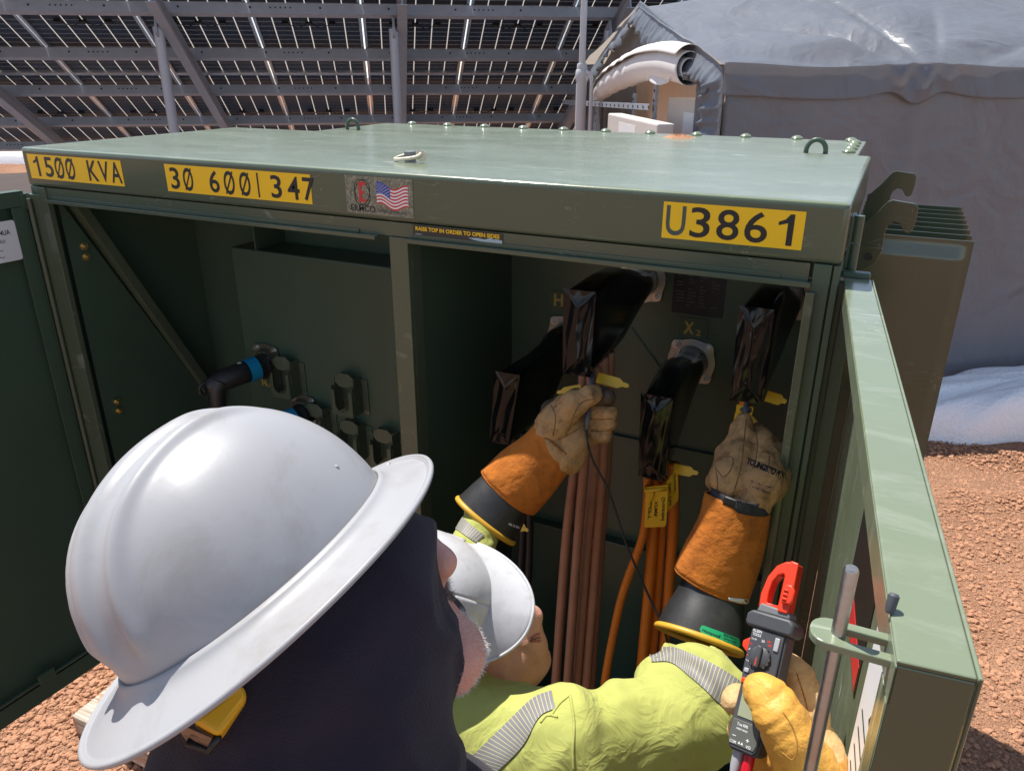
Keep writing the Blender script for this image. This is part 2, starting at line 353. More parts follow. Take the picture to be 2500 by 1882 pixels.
# loose stones
rs = np.random.RandomState(3)
ico_v = []; _p = (1+5**.5)/2
for a, b in ((1, _p), (-1, _p), (1, -_p), (-1, -_p)): ico_v += [(0, a, b), (a, b, 0), (b, 0, a)]
ico_v = np.array(ico_v)/math.sqrt(1+_p*_p)
bmI = bmesh.new(); [bmI.verts.new(v) for v in ico_v]; bmesh.ops.convex_hull(bmI, input=bmI.verts); ico_f = np.array([[v.index for v in f.verts] for f in bmI.faces]) if not bmI.verts.index_update() else None; bmI.free()
def pebbles(n, x0, x1, y0, y1, smin_, smax):
    c = np.stack([rs.uniform(x0, x1, n), rs.uniform(y0, y1, n), np.zeros(n)], 1)
    s = smin_*(smax/smin_)**(rs.rand(n)**2.6); c[:, 2] = GZ-.02+.012*wob(c, 2.2)+.006*wob(c, 9, s0=10)+s*.25
    V = ico_v[None]*(1+.5*(rs.rand(n, 12, 1)-.5))*s[:, None, None]*np.stack([rs.uniform(.7, 1.3, n), rs.uniform(.7, 1.3, n), rs.uniform(.45, .8, n)], 1)[:, None]
    an = rs.rand(n)*6.28; ca, sa = np.cos(an)[:, None], np.sin(an)[:, None]
    V = np.stack([V[..., 0]*ca-V[..., 1]*sa, V[..., 0]*sa+V[..., 1]*ca, V[..., 2]], -1)+c[:, None]
    F = (ico_f[None]+12*np.arange(n)[:, None, None]).reshape(-1, 3); return V.reshape(-1, 3), F
pv = []; pf = []; k0 = 0
for a in ((15000, -2.75, -1.6, -.5, .35, .0028, .017), (34000, .2, 1.9, -.1, 4.0, .0028, .016), (1500, 1.4, 3.8, 1.5, 5.5, .006, .03), (900, -2.7, 1.6, -3, -.6, .006, .02)):
    v, f = pebbles(*a); pv.append(v); pf.append(f+k0); k0 += len(v)
G['stone'] = mat('red_stone', (.44, .23, .135), .95, var=.5, vs_=70, bump=.3, bs=500, spec=.2)
peb = obj('gravel', np.concatenate(pv), np.concatenate(pf).tolist(), G['stone']); tag(peb, kind='stuff')
# snow banks
def snow_mat():
    m, t, b, nn, ln = nodes('snow'); b.inputs['Base Color'].default_value = (.95, .95, .96, 1); b.inputs['Roughness'].default_value = .7
    b.inputs['Subsurface Weight'].default_value = .25; b.inputs['Subsurface Radius'].default_value = (.03, .04, .06)
    tc = nn('ShaderNodeTexCoord'); n = nn('ShaderNodeTexNoise', i_Scale=45., i_Detail=9.); ln(tc.outputs['Object'], n.inputs['Vector'])
    bp = nn('ShaderNodeBump', i_Strength=.6, i_Distance=.025); ln(n.outputs['Fac'], bp.inputs['Height']); ln(bp.outputs[0], b.inputs['Normal']); return m
G['snow'] = snow_mat()
TAZ = math.radians(34.5); TE = np.array([-math.sin(TAZ), math.cos(TAZ), 0]); TR = np.array([math.cos(TAZ), math.sin(TAZ), 0]); G0 = np.array([-.93, 3.7, 0.]); U = 1.12      # U: metres per shelter unit
def T(t, g_, z): return G0+TR*t*U+TE*g_*U+np.array([0, 0, 1.])*(2.02+(z-2.02)*U)
def TA(t, g_, z):
    t, g_, z = np.broadcast_arrays(np.asarray(t, float), np.asarray(g_, float), np.asarray(z, float))
    return G0+t[..., None]*TR*U+g_[..., None]*TE*U+np.array([0, 0, 1.])*(2.02+(z[..., None]-2.02)*U)
def snowbank(name, o, ex, ey, L, W, H, seed, m='snow'):
    a = np.linspace(-1, 1, 70); U, V_ = np.meshgrid(a, a, indexing='ij'); p = np.stack([U*3, V_*3, np.full_like(U, seed)], -1).reshape(-1, 3)
    ang = np.arctan2(V_, U); R = np.maximum(np.abs(U), np.abs(V_)); lim = 1+.12*np.sin(ang*7+seed)+.07*np.sin(ang*13)
    x = U*L*lim*np.where(R > 0, R/np.maximum(np.hypot(U, V_), 1e-6), 1); y = V_*W*lim*np.where(R > 0, R/np.maximum(np.hypot(U, V_), 1e-6), 1)
    hgt = H*np.clip(1-R**4, 0, 1)**.55*(1+.07*wob(p, .6).reshape(U.shape)+.03*wob(p, 2.2, s0=7).reshape(U.shape))-.03
    P = o+x[..., None]*ex+y[..., None]*ey+(GZ+hgt[..., None])*np.array([0, 0, 1.])
    mb = MB(); mb.grid(P); return tag(mb.build(name, G[m], smooth=True), kind='structure')
snowbank('snow', G0+TR*2.5-TE*.42, TR, TE, 1.3, .44, .34, 1.)
snowbank('snow', np.array([-21.5, 12.4, 0]), TR, TE, 6.5, 2.8, .6, 2.)
snowbank('snow', G0-TR*4.6+TE*5.2, TR, TE, 5.5, 1.9, .3, 5.)  # unseen bank behind the cabinet, added to bounce white light under the array
G['soil'] = mat('dark_soil', (.06, .04, .03), .95, var=.5, vs_=9, bump=.8, bs=40)
q_ = A(15, 388, z=GZ+.1); snowbank('soil', q_, TR, TE, 4.2, 3.6, .16, 3., 'soil')
# weathered plank on the gravel
def wood_mat():
    m, t, b, nn, ln = nodes('weathered_wood'); tc = nn('ShaderNodeTexCoord'); mp = nn('ShaderNodeMapping'); mp.inputs['Scale'].default_value = (4, 90, 60); ln(tc.outputs['Object'], mp.inputs[0])
    n = nn('ShaderNodeTexNoise', i_Scale=1., i_Detail=6., i_Distortion=.6); ln(mp.outputs[0], n.inputs['Vector'])
    n2 = nn('ShaderNodeTexNoise', i_Scale=14., i_Detail=5.); ln(tc.outputs['Object'], n2.inputs['Vector'])
    r = nn('ShaderNodeValToRGB'); r.color_ramp.elements[0].color = (.22, .17, .12, 1); r.color_ramp.elements[1].color = (.62, .54, .43, 1); r.color_ramp.elements[0].position = .3; r.color_ramp.elements[1].position = .6; ln(n.outputs['Fac'], r.inputs[0])
    mr = nn('ShaderNodeMapRange'); mr.inputs[1].default_value = .52; mr.inputs[2].default_value = .6; mr.inputs[4].default_value = .75; ln(n2.outputs['Fac'], mr.inputs[0])
    mx = nn('ShaderNodeMix', data_type='RGBA'); ln(mr.outputs[0], mx.inputs['Factor']); ln(r.outputs[0], mx.inputs['A']); mx.inputs['B'].default_value = (.42, .2, .11, 1); ln(mx.outputs['Result'], b.inputs['Base Color'])
    b.inputs['Roughness'].default_value = .9; bp = nn('ShaderNodeBump', i_Strength=.5, i_Distance=.003); ln(n.outputs['Fac'], bp.inputs['Height']); ln(bp.outputs[0], b.inputs['Normal']); return m
mb = MB(); mb.box((-2.31, -.10, GZ), (-1.73, .075, GZ+.085))
tag(mb.build('plank', wood_mat(), bevel=.004), 'weathered pale plank lying on the red gravel by the left cabinet door', 'plank')
# ---------------------------------------------------------------- solar array: two rows of framed modules on purlins, beams and posts
TILT = math.radians(26); AS = math.cos(TILT)*TE-math.sin(TILT)*np.array([0, 0, 1.]); AN = np.cross(AS, TR); AN = AN if AN[2] > 0 else -AN
AO = np.array([0, 0, 6.514])
def ap(r, s, n=0): return AO+TR*r+AS*s+AN*n
def cell_mat():
    m, t, b, nn, ln = nodes('bifacial_cells'); tc = nn('ShaderNodeTexCoord'); uv = nn('ShaderNodeUVMap'); sp = nn('ShaderNodeSeparateXYZ'); ln(uv.outputs[0], sp.inputs[0])
    def line(axis, pitch, wid):
        a = nn('ShaderNodeMath', operation='MULTIPLY'); ln(sp.outputs[axis], a.inputs[0]); a.inputs[1].default_value = 1/pitch
        f = nn('ShaderNodeMath', operation='FRACT'); ln(a.outputs[0], f.inputs[0]); d = nn('ShaderNodeMath', operation='SUBTRACT'); ln(f.outputs[0], d.inputs[0]); d.inputs[1].default_value = .5
        q = nn('ShaderNodeMath', operation='ABSOLUTE'); ln(d.outputs[0], q.inputs[0]); c = nn('ShaderNodeMath', operation='GREATER_THAN'); ln(q.outputs[0], c.inputs[0]); c.inputs[1].default_value = .5-wid/pitch/2; return c
    l1 = line(0, .183, .011); l2 = line(1, .0925, .006); mx = nn('ShaderNodeMath', operation='MULTIPLY'); ln(l2.outputs[0], mx.inputs[0]); mx.inputs[1].default_value = .2
    mm = nn('ShaderNodeMath', operation='MAXIMUM'); ln(l1.outputs[0], mm.inputs[0]); ln(mx.outputs[0], mm.inputs[1])
    b.inputs['Base Color'].default_value = (.028, .042, .070, 1); b.inputs['Roughness'].default_value = .4; b.inputs['Specular IOR Level'].default_value = .2
    tr = nn('ShaderNodeBsdfTranslucent'); tr.inputs[0].default_value = (.27, .235, .21, 1); ts = nn('ShaderNodeBsdfTransparent'); ts.inputs[0].default_value = (.3, .3, .32, 1)
    m1 = nn('ShaderNodeMixShader'); m1.inputs[0].default_value = .15; ln(tr.outputs[0], m1.inputs[1]); ln(ts.outputs[0], m1.inputs[2])
    m2 = nn('ShaderNodeMixShader'); ln(mm.outputs[0], m2.inputs[0]); ln(b.outputs[0], m2.inputs[1]); ln(m1.outputs[0], m2.inputs[2]); ln(m2.outputs[0], t.nodes['Material Output'].inputs['Surface']); return m
G['cell'] = cell_mat(); G['frame'] = mat('anodised_frame', (.6, .6, .62), .35, metal=.9, var=.1)
arr = thing('solar_array', 'large tilted solar array on steel posts seen from its underside behind the cabinet', 'solar array', ap(-2, 10.5)*[1, 1, 0])
def module(r0, s0, w_=1.134, l_=2.278):
    e = []; P = np.array([[ap(r0+i*w_, s0+j*l_, 0) for j in (0, 1)] for i in (0, 1)])
    uv = np.array([[.0+.018*0+i*(w_-.036), j*(l_-.04)] for i in (0, 1) for j in (0, 1)])
    mb = MB(); mb.grid(P, uv); o = mb.build('module', G['cell'], arr, useuv=True)
    fr = MB(); n = -AN
    for a in (0, w_-.03): fr.obox(ap(r0+a+.015, s0+l_/2, -.016), TR*.015, AS*l_/2, AN*.017)
    for a in (0, l_-.03): fr.obox(ap(r0+w_/2, s0+a+.015, -.0163), TR*(w_/2-.031), AS*.015, AN*.0167)
    f = fr.build('frame', G['frame'], o)
    jb = MB()
    for q in (.28, .5, .72): jb.obox(ap(r0+w_*q, s0+l_/2, -.014), TR*.035, AS*.022, AN*.012)
    for q in ((.31, .47), (.53, .69)): jb.tube([ap(r0+w_*(q[0]+(q[1]-q[0])*i/6), s0+l_/2+.02+.02*math.sin(math.pi*i/6), -.012-.02*math.sin(math.pi*i/6)) for i in range(7)], .004, 5)
    jb.build('junction_box', G['ink'], o)
    return o
m0 = module(.27-1.15*7, 8.17)
for i in range(12):
    for j in range(2):
        if i or j: copy_to(m0, arr, TR*1.15*i+AS*2.29*j)
# purlins: C sections
def purlin(s, n0=-.04):
    pr_ = [(0, 0), (.07, 0), (.07, -.018), (.067, -.018), (.067, -.003), (.003, -.003), (.003, -.112), (.067, -.112), (.067, -.1), (.07, -.1), (.07, -.115), (0, -.115)]
    mb = MB(); mb.prism(pr_, ap(-8.2, s, n0), AS, AN, TR, 14.4); return mb
ho = MB()
for k, s in enumerate((8.86, 9.80, 10.72, 11.66, 12.5)):
    p = purlin(s).build('purlin', G['galv'], arr)
    for q in np.arange(-6.9, 5.5, .7):
        ho.lathe([(0, .012), (.002, .012)], ap(q, s-.001, -.09), -AS, 8)
        if abs((q/.7) % 3) < .4:
            for z in range(5): ho.lathe([(0, .009), (.002, .009)], ap(q+.2+z*.05, s-.001, -.09), -AS, 8)
tag(ho.build('bolt_hole', G['ink'], arr), kind='stuff')
# slope beams and posts
for k, q in enumerate((-7.55, -5.2, -2.86, -.5, 1.84, 4.2)):
    mb = MB()
    prb = [(-.05, 0), (.05, 0), (.05, -.008), (.006, -.008), (.006, -.142), (.05, -.142), (.05, -.15), (-.05, -.15), (-.05, -.142), (-.006, -.142), (-.006, -.008), (-.05, -.008)]
    mb.prism(prb, ap(q+.03, 8.4, -.157), TR, AN, AS, 4.1); mb.build('slope_beam', G['galv'], arr)
    for s in (8.95, 12.1):
        t_ = ap(q-.06, s, -.3); mb = MB(); mb.lathe([(GZ-.1, .052), (t_[2]+.04, .052)], t_*[1, 1, 0], (0, 0, 1), 16); mb.obox(t_+[0, 0, .02], TR*.012, AS*.09, AN*.09); mb.build('post', G['galv'], arr, smooth=False, auto=40)
# ---------------------------------------------------------------- fabric shelter
def on_gable(u, v, off):
    R = ray(u, v); t = np.dot(G0+TR*off-C0, TR)/np.dot(R, TR); return C0+R*t
def fabric(name, col, rough=.38):
    m = mat(name, col, rough, var=.08, vs_=5, bump=.35, bs=14, rv=.08, dirt=(.17, .16, .17), dirt_amt=.35, dirt_s=4, stretch=(1, 1, .35))
    t = m.node_tree; b = t.nodes['Principled BSDF']; tc = t.nodes.new('ShaderNodeTexCoord'); nz_ = None
    for sc_, st_, ds_ in ((2.1, .9, .05), (5.5, .6, .02)):        # sharp creases: ridges where a noise crosses its middle
        n5 = _nn(t, 'ShaderNodeTexNoise', i_Scale=sc_, i_Detail=3., i_Distortion=.8); t.links.new(tc.outputs['Object'], n5.inputs['Vector'])
        a5 = _nn(t, 'ShaderNodeMath', operation='SUBTRACT'); t.links.new(n5.outputs['Fac'], a5.inputs[0]); a5.inputs[1].default_value = .5
        a6 = _nn(t, 'ShaderNodeMath', operation='ABSOLUTE'); t.links.new(a5.outputs[0], a6.inputs[0]); bp5 = _nn(t, 'ShaderNodeBump', i_Strength=st_, i_Distance=ds_, invert=True); t.links.new(a6.outputs[0], bp5.inputs['Height'])
        if nz_: t.links.new(nz_.outputs[0], bp5.inputs['Normal'])
        nz_ = bp5
    t.links.new(nz_.outputs[0], b.inputs['Normal']); tr = t.nodes.new('ShaderNodeBsdfTranslucent'); tr.inputs[0].default_value = (.72, .62, .52, 1); mx = t.nodes.new('ShaderNodeMixShader'); mx.inputs[0].default_value = .3
    t.links.new(b.outputs[0], mx.inputs[1]); t.links.new(tr.outputs[0], mx.inputs[2]); t.links.new(mx.outputs[0], t.nodes['Material Output'].inputs['Surface']); return m
G['tent'] = fabric('grey_tarp', (.195, .222, .262)); G['tentin'] = mat('tan_liner', (.74, .58, .46), .8, var=.06, bump=.2, bs=20); G['tentw'] = mat('white_flap', (.72, .7, .68), .6, var=.05, bump=.3, bs=30)
tent = thing('fabric_shelter', 'grey fabric shelter with rolled up door flap standing behind the cabinet', 'tent', T(1.5, 1.5, 0)*[1, 1, 0]+[0, 0, GZ])
ZB = 2.02-(2.02-GZ)/U
TW, EZ, TL = 3.08, 2.0, 4.2
def ridge(t): return 2.37+.24*min(1, max(0, t/1.1))**1.2
def wr(t, g_):
    """tension wrinkles of the roof: ridges that fan out from the eave by the pole"""
    P = np.stack([t, g_, 0*t], -1).reshape(-1, 3); w0 = .010*wob(P, 2.2)+.008*np.abs(wob(P, 6, s0=12))
    dx = (t-1.14).ravel(); dy = (g_+.02).ravel(); an = np.arctan2(dx, dy+.12); rr = np.hypot(dx, dy)
    fan = np.abs(np.sin(an*5.2+.4))**.6*np.exp(-((rr-.45)/.55)**2)*.06+.03*np.exp(-(an+.85)**2/.01)*np.exp(-rr/.9)+.03*np.exp(-(an+.35)**2/.006)*np.exp(-rr/.8)+.028*np.exp(-(an-.55)**2/.008)*np.exp(-rr/.9)
    return (w0+fan).reshape(t.shape)
tt = np.linspace(-.04, TL, 190); gg = np.concatenate([np.linspace(0, 1.54, 70), np.linspace(1.56, TW, 30)])
Tm, Gm = np.meshgrid(tt, gg, indexing='ij'); rz = np.array([ridge(t) for t in tt])[:, None]
frac = 1-np.abs(Gm-1.54)/1.54; Z = EZ+.012+(rz-EZ)*(.93*np.clip(frac, 0, 1)+.07*np.sin(np.clip(frac, 0, 1)*math.pi/2))*np.ones_like(Tm)+wr(Tm, Gm)*np.clip(np.minimum(frac*8, 1), 0, 1)+.012*np.cos((Tm-1.14)*5.3)*np.exp(-Gm*3)
P = TA(Tm, Gm, Z)
mb = MB(); mb.grid(P); mb.build('roof', G['tent'], tent, smooth=True)
def wall(g_, name, side):
    t_ = np.linspace(0, TL, 170); z_ = np.linspace(ZB-.05, EZ+.006, 90); A_, B_ = np.meshgrid(t_, z_, indexing='ij'); q = np.stack([A_*1.2, B_*.5, 0*A_+g_], -1).reshape(-1, 3)
    d = (.012*wob(q, 2.4)+.006*wob(q, 8, s0=11)).reshape(A_.shape)+.018*np.exp(-((A_-1.14)/.05)**2)-.012*np.cos(np.clip((A_-1.14)/.5, -1, 1)*math.pi)
    P = TA(A_, g_+side*d, B_); mb = MB(); mb.grid(P); return mb.build(name, G['tent'], tent, smooth=True, solid=.003)
wall(0, 'wall', -1); wall(TW, 'wall', 1)
# valance: the roof sheet hanging over the wall top with pleats
t_ = np.linspace(-.03, TL, 260); z_ = np.linspace(0, 1, 16); A_, B_ = np.meshgrid(t_, z_, indexing='ij')
pl = .5+.5*np.sin(A_*9+1.5*np.sin(A_*4.1)); near = np.exp(-((A_-1.1)/.2)**2)
out = .016+.012*B_*pl+.03*near*np.sin(B_*3.1)*(.5+.5*np.sin(A_*40)); drop = (.165+.05*near*np.sin((A_-1.0)*14))*B_
P = TA(A_, -out, EZ+.02-drop+.012*np.cos((A_-1.14)*5.3)); mb = MB(); mb.grid(P); mb.build('valance', G['tent'], tent, smooth=True, solid=.003)
# gathered hem round the gable edge
ge = [(-.02, .6), (-.02, 1.2), (-.015, 1.75), (0, 1.92), (.08, 2.0), (.5, 2.115), (1.0, 2.25), (1.5, 2.39), (1.6, 2.385), (2.1, 2.22), (2.6, 2.05), (3.0, 1.88), (3.1, 1.75), (3.12, .6)]
pth = spline([np.array([a, b, 0]) for a, b in ge], 16); L = [0]
for i in range(1, len(pth)): L.append(L[-1]+np.linalg.norm(pth[i]-pth[i-1]))
pts = np.array([[np.interp(q, L, [p[0] for p in pth]), np.interp(q, L, [p[1] for p in pth])] for q in np.linspace(0, L[-1], 420)])
tn = np.gradient(pts, axis=0); tn /= np.linalg.norm(tn, axis=1)[:, None]; inn = np.stack([tn[:, 1], -tn[:, 0]], 1); cen = np.array([1.5, 1.2]); sg = np.sign(((cen-pts)*inn).sum(1)); inn *= sg[:, None]
rows = []; ph = rs.rand(9)*6
for j in np.linspace(0, 1, 12):
    s = np.linspace(0, L[-1], 420); ruf = (np.sin(s*95+ph[0]+3*np.sin(s*7))+.6*np.sin(s*171+ph[1]))*.012*j**1.3
    wd = .135+.025*np.sin(s*9+ph[2])+.016*np.sin(s*37+ph[3]); q = pts+inn*(wd*j)[:, None]
    rows.append(TA(-.05+.03*math.cos(j*3.14)-ruf, q[:, 0], q[:, 1]+.022*(1-j)))
mb = MB(); mb.grid(np.array(rows)); mb.build('gathered_hem', G['tent'], tent, smooth=True, solid=.004)
# gable cloth above the door, rolled flap and side strips
def sheet(pts2, name, m, t0, n=24, amp=.012, solid=.003):
    """cloth panel between a top and a bottom polyline in the gable plane"""
    top, bot = pts2; a = np.linspace(0, 1, n); tp = np.array([[np.interp(k, np.linspace(0, 1, len(top)), [p[i] for p in top]) for i in (0, 1)] for k in a]); bt = np.array([[np.interp(k, np.linspace(0, 1, len(bot)), [p[i] for p in bot]) for i in (0, 1)] for k in a])
    P = []
    for j in np.linspace(0, 1, 14):
        q = tp*(1-j)+bt*j; w0 = amp*np.sin(a*31+2*np.sin(a*9))*(.4+j)
        P.append(TA(t0+w0, q[:, 0], q[:, 1]))
    mb = MB(); mb.grid(np.array(P)); return mb.build(name, m, tent, smooth=True, solid=solid)
sheet(([(.1, 1.98), (.8, 2.2), (1.54, 2.36), (2.3, 2.14), (3.05, 1.8)], [(.45, 1.93), (.9, 1.97), (1.54, 2.0), (2.3, 1.86), (3.0, 1.72)]), 'gable_cloth', G['tent'], .015)
sheet(([(.02, 1.93), (.2, 1.96), (.42, 1.97)], [(.02, .3), (.2, .3), (.34, .3)]), 'flap_strip', G['tent'], -.005, amp=.03)
sheet(([(2.45, 1.86), (2.8, 1.8), (3.08, 1.7)], [(2.35, .3), (2.7, .3), (3.08, .3)]), 'flap_strip', G['tent'], .0, amp=.03)
# roll of white lined cloth: a spiral tube with a drooping corner
rp = spline([(.42, 1.995), (.8, 2.02), (1.25, 2.005), (1.6, 1.96), (2.0, 1.90), (2.35, 1.82), (2.6, 1.74)], 12); rr = np.interp(np.linspace(0, 1, len(rp)), [0, .3, .5, .75, .9, 1], [.12, .118, .115, .10, .075, .05])
turn = np.linspace(0, 2.6*2*math.pi, 90); rows = []
for i, p in enumerate(rp):
    f = 1-.72*turn/turn[-1]; pin = 1+.05*np.sin(i*.9+turn*2)*(i > 30)
    rad = rr[i]*f*pin*(1+.12*np.sin(turn+1)); rows.append([T(-.05-r_*math.cos(a_+.6)*.9, p[0], p[1]+r_*math.sin(a_+.6)*1.02) for r_, a_ in zip(rad, turn)])
mb = MB(); mb.grid(np.array(rows)); mb.build('rolled_flap', G['tentw'], tent, smooth=True, solid=.004)
tri = [on_gable(u, v, -.10) for u, v in ((1400, 150), (1428, 186), (1484, 158))]; q = np.array([[tri[0]*(1-i/14)+tri[2]*(i/14)+(tri[1]-(tri[0]*.75+tri[2]*.25))*(j/10)*max(0, 1-abs(i/14-.25)/.75)-TR*(.02*math.sin(i*.8)+.015*j/10) for j in range(11)] for i in range(15)]); mb = MB(); mb.grid(q); mb.build('loose_corner', G['tentw'], tent, smooth=True, solid=.003)
# liner at the back of the opening
P = np.array([[T(.42+.04*math.sin(i*.9)+.02*math.sin(j*1.3), .06+2.95*i/24, .05+1.86*j/12) for j in range(13)] for i in range(25)]); mb = MB(); mb.grid(P); mb.build('liner', G['tentin'], tent, smooth=True)
# frame legs
mb = MB()
for g_ in (.06, TW-.06): mb.tube([T(.06, g_, ZB), T(.06, g_, EZ-.03)], .021, 10); mb.tube([T(1.14, g_, ZB), T(1.14, g_, EZ-.03)], .021, 10)
mb.build('frame_pole', G['galv'], tent)
# equipment inside and beside the shelter
G['cab'] = mat('white_cabinet', (.62, .58, .54), .45, var=.04); G['cream'] = mat('cream_cabinet', (.62, .55, .48), .45, var=.05)
bt = thing('equipment_box', 'low white equipment box with a small logo label inside the shelter opening', 'equipment box', T(-.25, 1.7, 1.2))
bl_, br_ = on_gable(1312, 269, -.3), on_gable(1420, 268, -.3); bw_ = np.linalg.norm((br_-bl_)[:2]); e1_ = (br_-bl_)*[1, 1, 0]/bw_; dn_ = np.array([0, 0, -1.])
def BX(x, t, z): return np.array([bl_[0], bl_[1], max(bl_[2], br_[2])])+e1_*x-TR*t+dn_*z      # x along the face, t out of it, z down
def bxb(x, t, z, name, m, par, **k): return dbox(MB(), BX, x, t, z).build(name, m, par, **k)
bxb((0, bw_), (-.12, 0), (0, .45), 'housing', G['cab'], bt, bevel=.012); lb = bxb((bw_*.27, bw_*.62), (.0005, .002), (.045, .21), 'label', G['white'], bt)
V, F = fit_text('energy', bw_*.17, .05, .01); obj('lettering', [BX(bw_*.42+p[0], .0028, .15-p[1]) for p in V], F, G['blue'], lb)
ct = thing('equipment_cabinet', 'tall cream electrical cabinet behind the zipped edge of the shelter opening', 'cabinet', T(.3, .7, ZB))
mb = MB(); mb.box((0, 0, 0), (1, 1, 1)); mb.V = [np.array([T(.02+.36*p[0], .3+.66*p[1], .2+1.62*p[2]) for p in mb.V[0]])]; mb.build('housing', G['cream'], ct, bevel=.012)
mb = MB(); mb.box((0, 0, 0), (1, 1, 1)); mb.V = [np.array([T(.016-.003*p[0], .42+.22*p[1], 1.55+.2*p[2]) for p in mb.V[0]])]; mb.build('notice', G['white'], ct)
mb = MB(); mb.box((0, 0, 0), (1, 1, 1)); mb.V = [np.array([T(.04+.04*p[0], .962+.003*p[1], 1.3+.22*p[2]) for p in mb.V[0]])]; mb.build('warning_strip', G['ytag'], ct)
def strut(mb, a, b, w_=.041):
    a = np.array(a, float); b = np.array(b, float); d = b-a; L_ = np.linalg.norm(d); d /= L_; n_ = -TR; s_ = np.cross(d, n_)
    for c, hx, hn in ((0, w_/2, .0015), (-w_/2, .0015, w_/4), (w_/2, .0015, w_/4)): mb.obox((a+b)/2+s_*c-n_*(w_/4 if c else 0), d*L_/2, s_*hx, n_*hn)
sr = thing('strut_rack', 'slotted steel strut rack standing in the shelter opening', 'rack', T(-.08, 2.4, ZB)); mb = MB()
strut(mb, T(-.1, .98, 1.76), T(-.1, 3.62, 1.68)); mb.build('cross_strut', G['galv'], sr)
for g_, zt in ((2.48, 1.80), (1.45, 1.83), (1.0, 1.9)):
    mb = MB(); strut(mb, T(-.06, g_, ZB), T(-.06, g_, zt)); mb.build('upright', G['galv'], sr)
sl_ = None
for q in [T(-.1022, .98+2.64*i/23, 1.76-.08*i/23) for i in range(24)]+[T(-.0622, g_, zt-.04-i*.06) for g_, zt in ((2.48, 1.8), (1.45, 1.83), (1., 1.9)) for i in range(7)]:
    if sl_ is None: sl_ = MB().lathe([(0, .011), (.002, .011)], q, -TR, 8).build('slot', G['ink'], sr); q00 = q
    else: copy_to(sl_, sr, q-q00)
# conduit riser
pb = on_gable(1253, 268, -.25); pipe = thing('conduit_riser', 'tall grey plastic conduit riser with a coupling beside the shelter', 'conduit', pb*[1, 1, 0])
zc = on_gable(1257, 150, -.25)[2]; mb = MB(); o = pb*[1, 1, 0]; mb.lathe([(GZ, .048), (zc-.1, .048)], o, (0, 0, 1), 20); mb.build('lower_pipe', G['pvc'], pipe, auto=40)
mb = MB(); mb.lathe([(zc-.1, .052), (zc-.075, .056), (zc-.055, .058), (zc-.01, .054), (zc+.0, .045), (zc+.035, .045), (zc+.05, .038)], o, (0, 0, 1), 20); mb.build('coupling', G['pvc'], pipe, auto=40)
mb = MB(); mb.lathe([(zc+.03, .029), (zc+1.6, .029)], o, (0, 0, 1), 16); mb.build('upper_pipe', G['pvc'], pipe, auto=40)
mb = MB(); mb.tube(spline([o+[0, 0, zc-.03], o-TE*.0+TR*.0+np.array([.07, -.02, zc-.03]), o+np.array([.10, -.02, zc-.08]), o+np.array([.105, -.02, zc-.3]), o+np.array([.1, -.02, .3])], 8), .017, 10); mb.build('branch_pipe', G['pvc'], pipe, smooth=True)
# ================================================================ transformer cabinet (front face on y = 0, right corner at x = 0, hood top at z = 1.82)
gr, gi = G['green'], G['greenin']
pad = MB(); pad.box((-1.9, .16, GZ-.1), (-.1, 1.3, .095))
pad = pad.build('cabinet_pad', mat('concrete', (.3, .27, .25), .9, var=.2, vs_=12, bump=.4, bs=80), bevel=.01); tag(pad, 'low concrete pad under the green transformer cabinet', 'pad')
tx = thing('transformer_cabinet', 'open dark green transformer cabinet with yellow number stickers on its hood', 'transformer', (-1, .6, .1))
# shell: side walls, tank, floor
mb = MB(); mb.box((-2.0, .004, .1), (-1.972, .5, 1.722)); mb.box((-.026, .02, .1), (0, .5, 1.722)); mb.box((-1.972, .02, .1), (-.026, .5, .13)); mb.box((-1.972, .0, .1), (-.026, .018, .24))
mb.build('side_wall', gi, tx, bevel=.002)
mb = MB(); mb.box((-1.98, .5, .1), (-.028, .76, 1.72)); mb.box((-1.74, .762, .1), (-.036, 1.25, 1.782)); tank = mb.build('tank', gi, tx, bevel=.004)
mb = MB(); mb.box((-.843, .02, .13), (-.825, .4985, 1.72)); mb.build('partition', gi, tx)
# hood with its rolled front edge
prof = []; x0, x1, y0, y1, z0, z1 = -2.0, 0., 0., .759, 1.722, 1.82
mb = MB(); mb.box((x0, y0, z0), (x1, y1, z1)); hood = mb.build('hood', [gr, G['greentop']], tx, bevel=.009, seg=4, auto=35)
for p in hood.data.polygons: p.material_index = 1 if p.normal.z > .5 else 0  # upward faces take the lighter green with sunlight painted in
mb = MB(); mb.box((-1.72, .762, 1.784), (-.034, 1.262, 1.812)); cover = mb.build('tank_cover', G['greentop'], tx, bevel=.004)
bo = MB(); bo.lathe([(0, .017), (.004, .017), (.008, .013), (.011, .006)], (0, 0, 0), (0, 0, 1), 14); bvs = (np.concatenate(bo.V), bo.F)
first = None
for q in [(-.075-.152*i, 1.245) for i in range(11)]+[(-.06, 1.17), (-.06, 1.08), (-.06, .99), (-.06, .90)]:
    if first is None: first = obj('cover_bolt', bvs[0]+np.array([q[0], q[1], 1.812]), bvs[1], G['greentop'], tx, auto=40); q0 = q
    else: copy_to(first, tx, (q[0]-q0[0], q[1]-q0[1], 0))
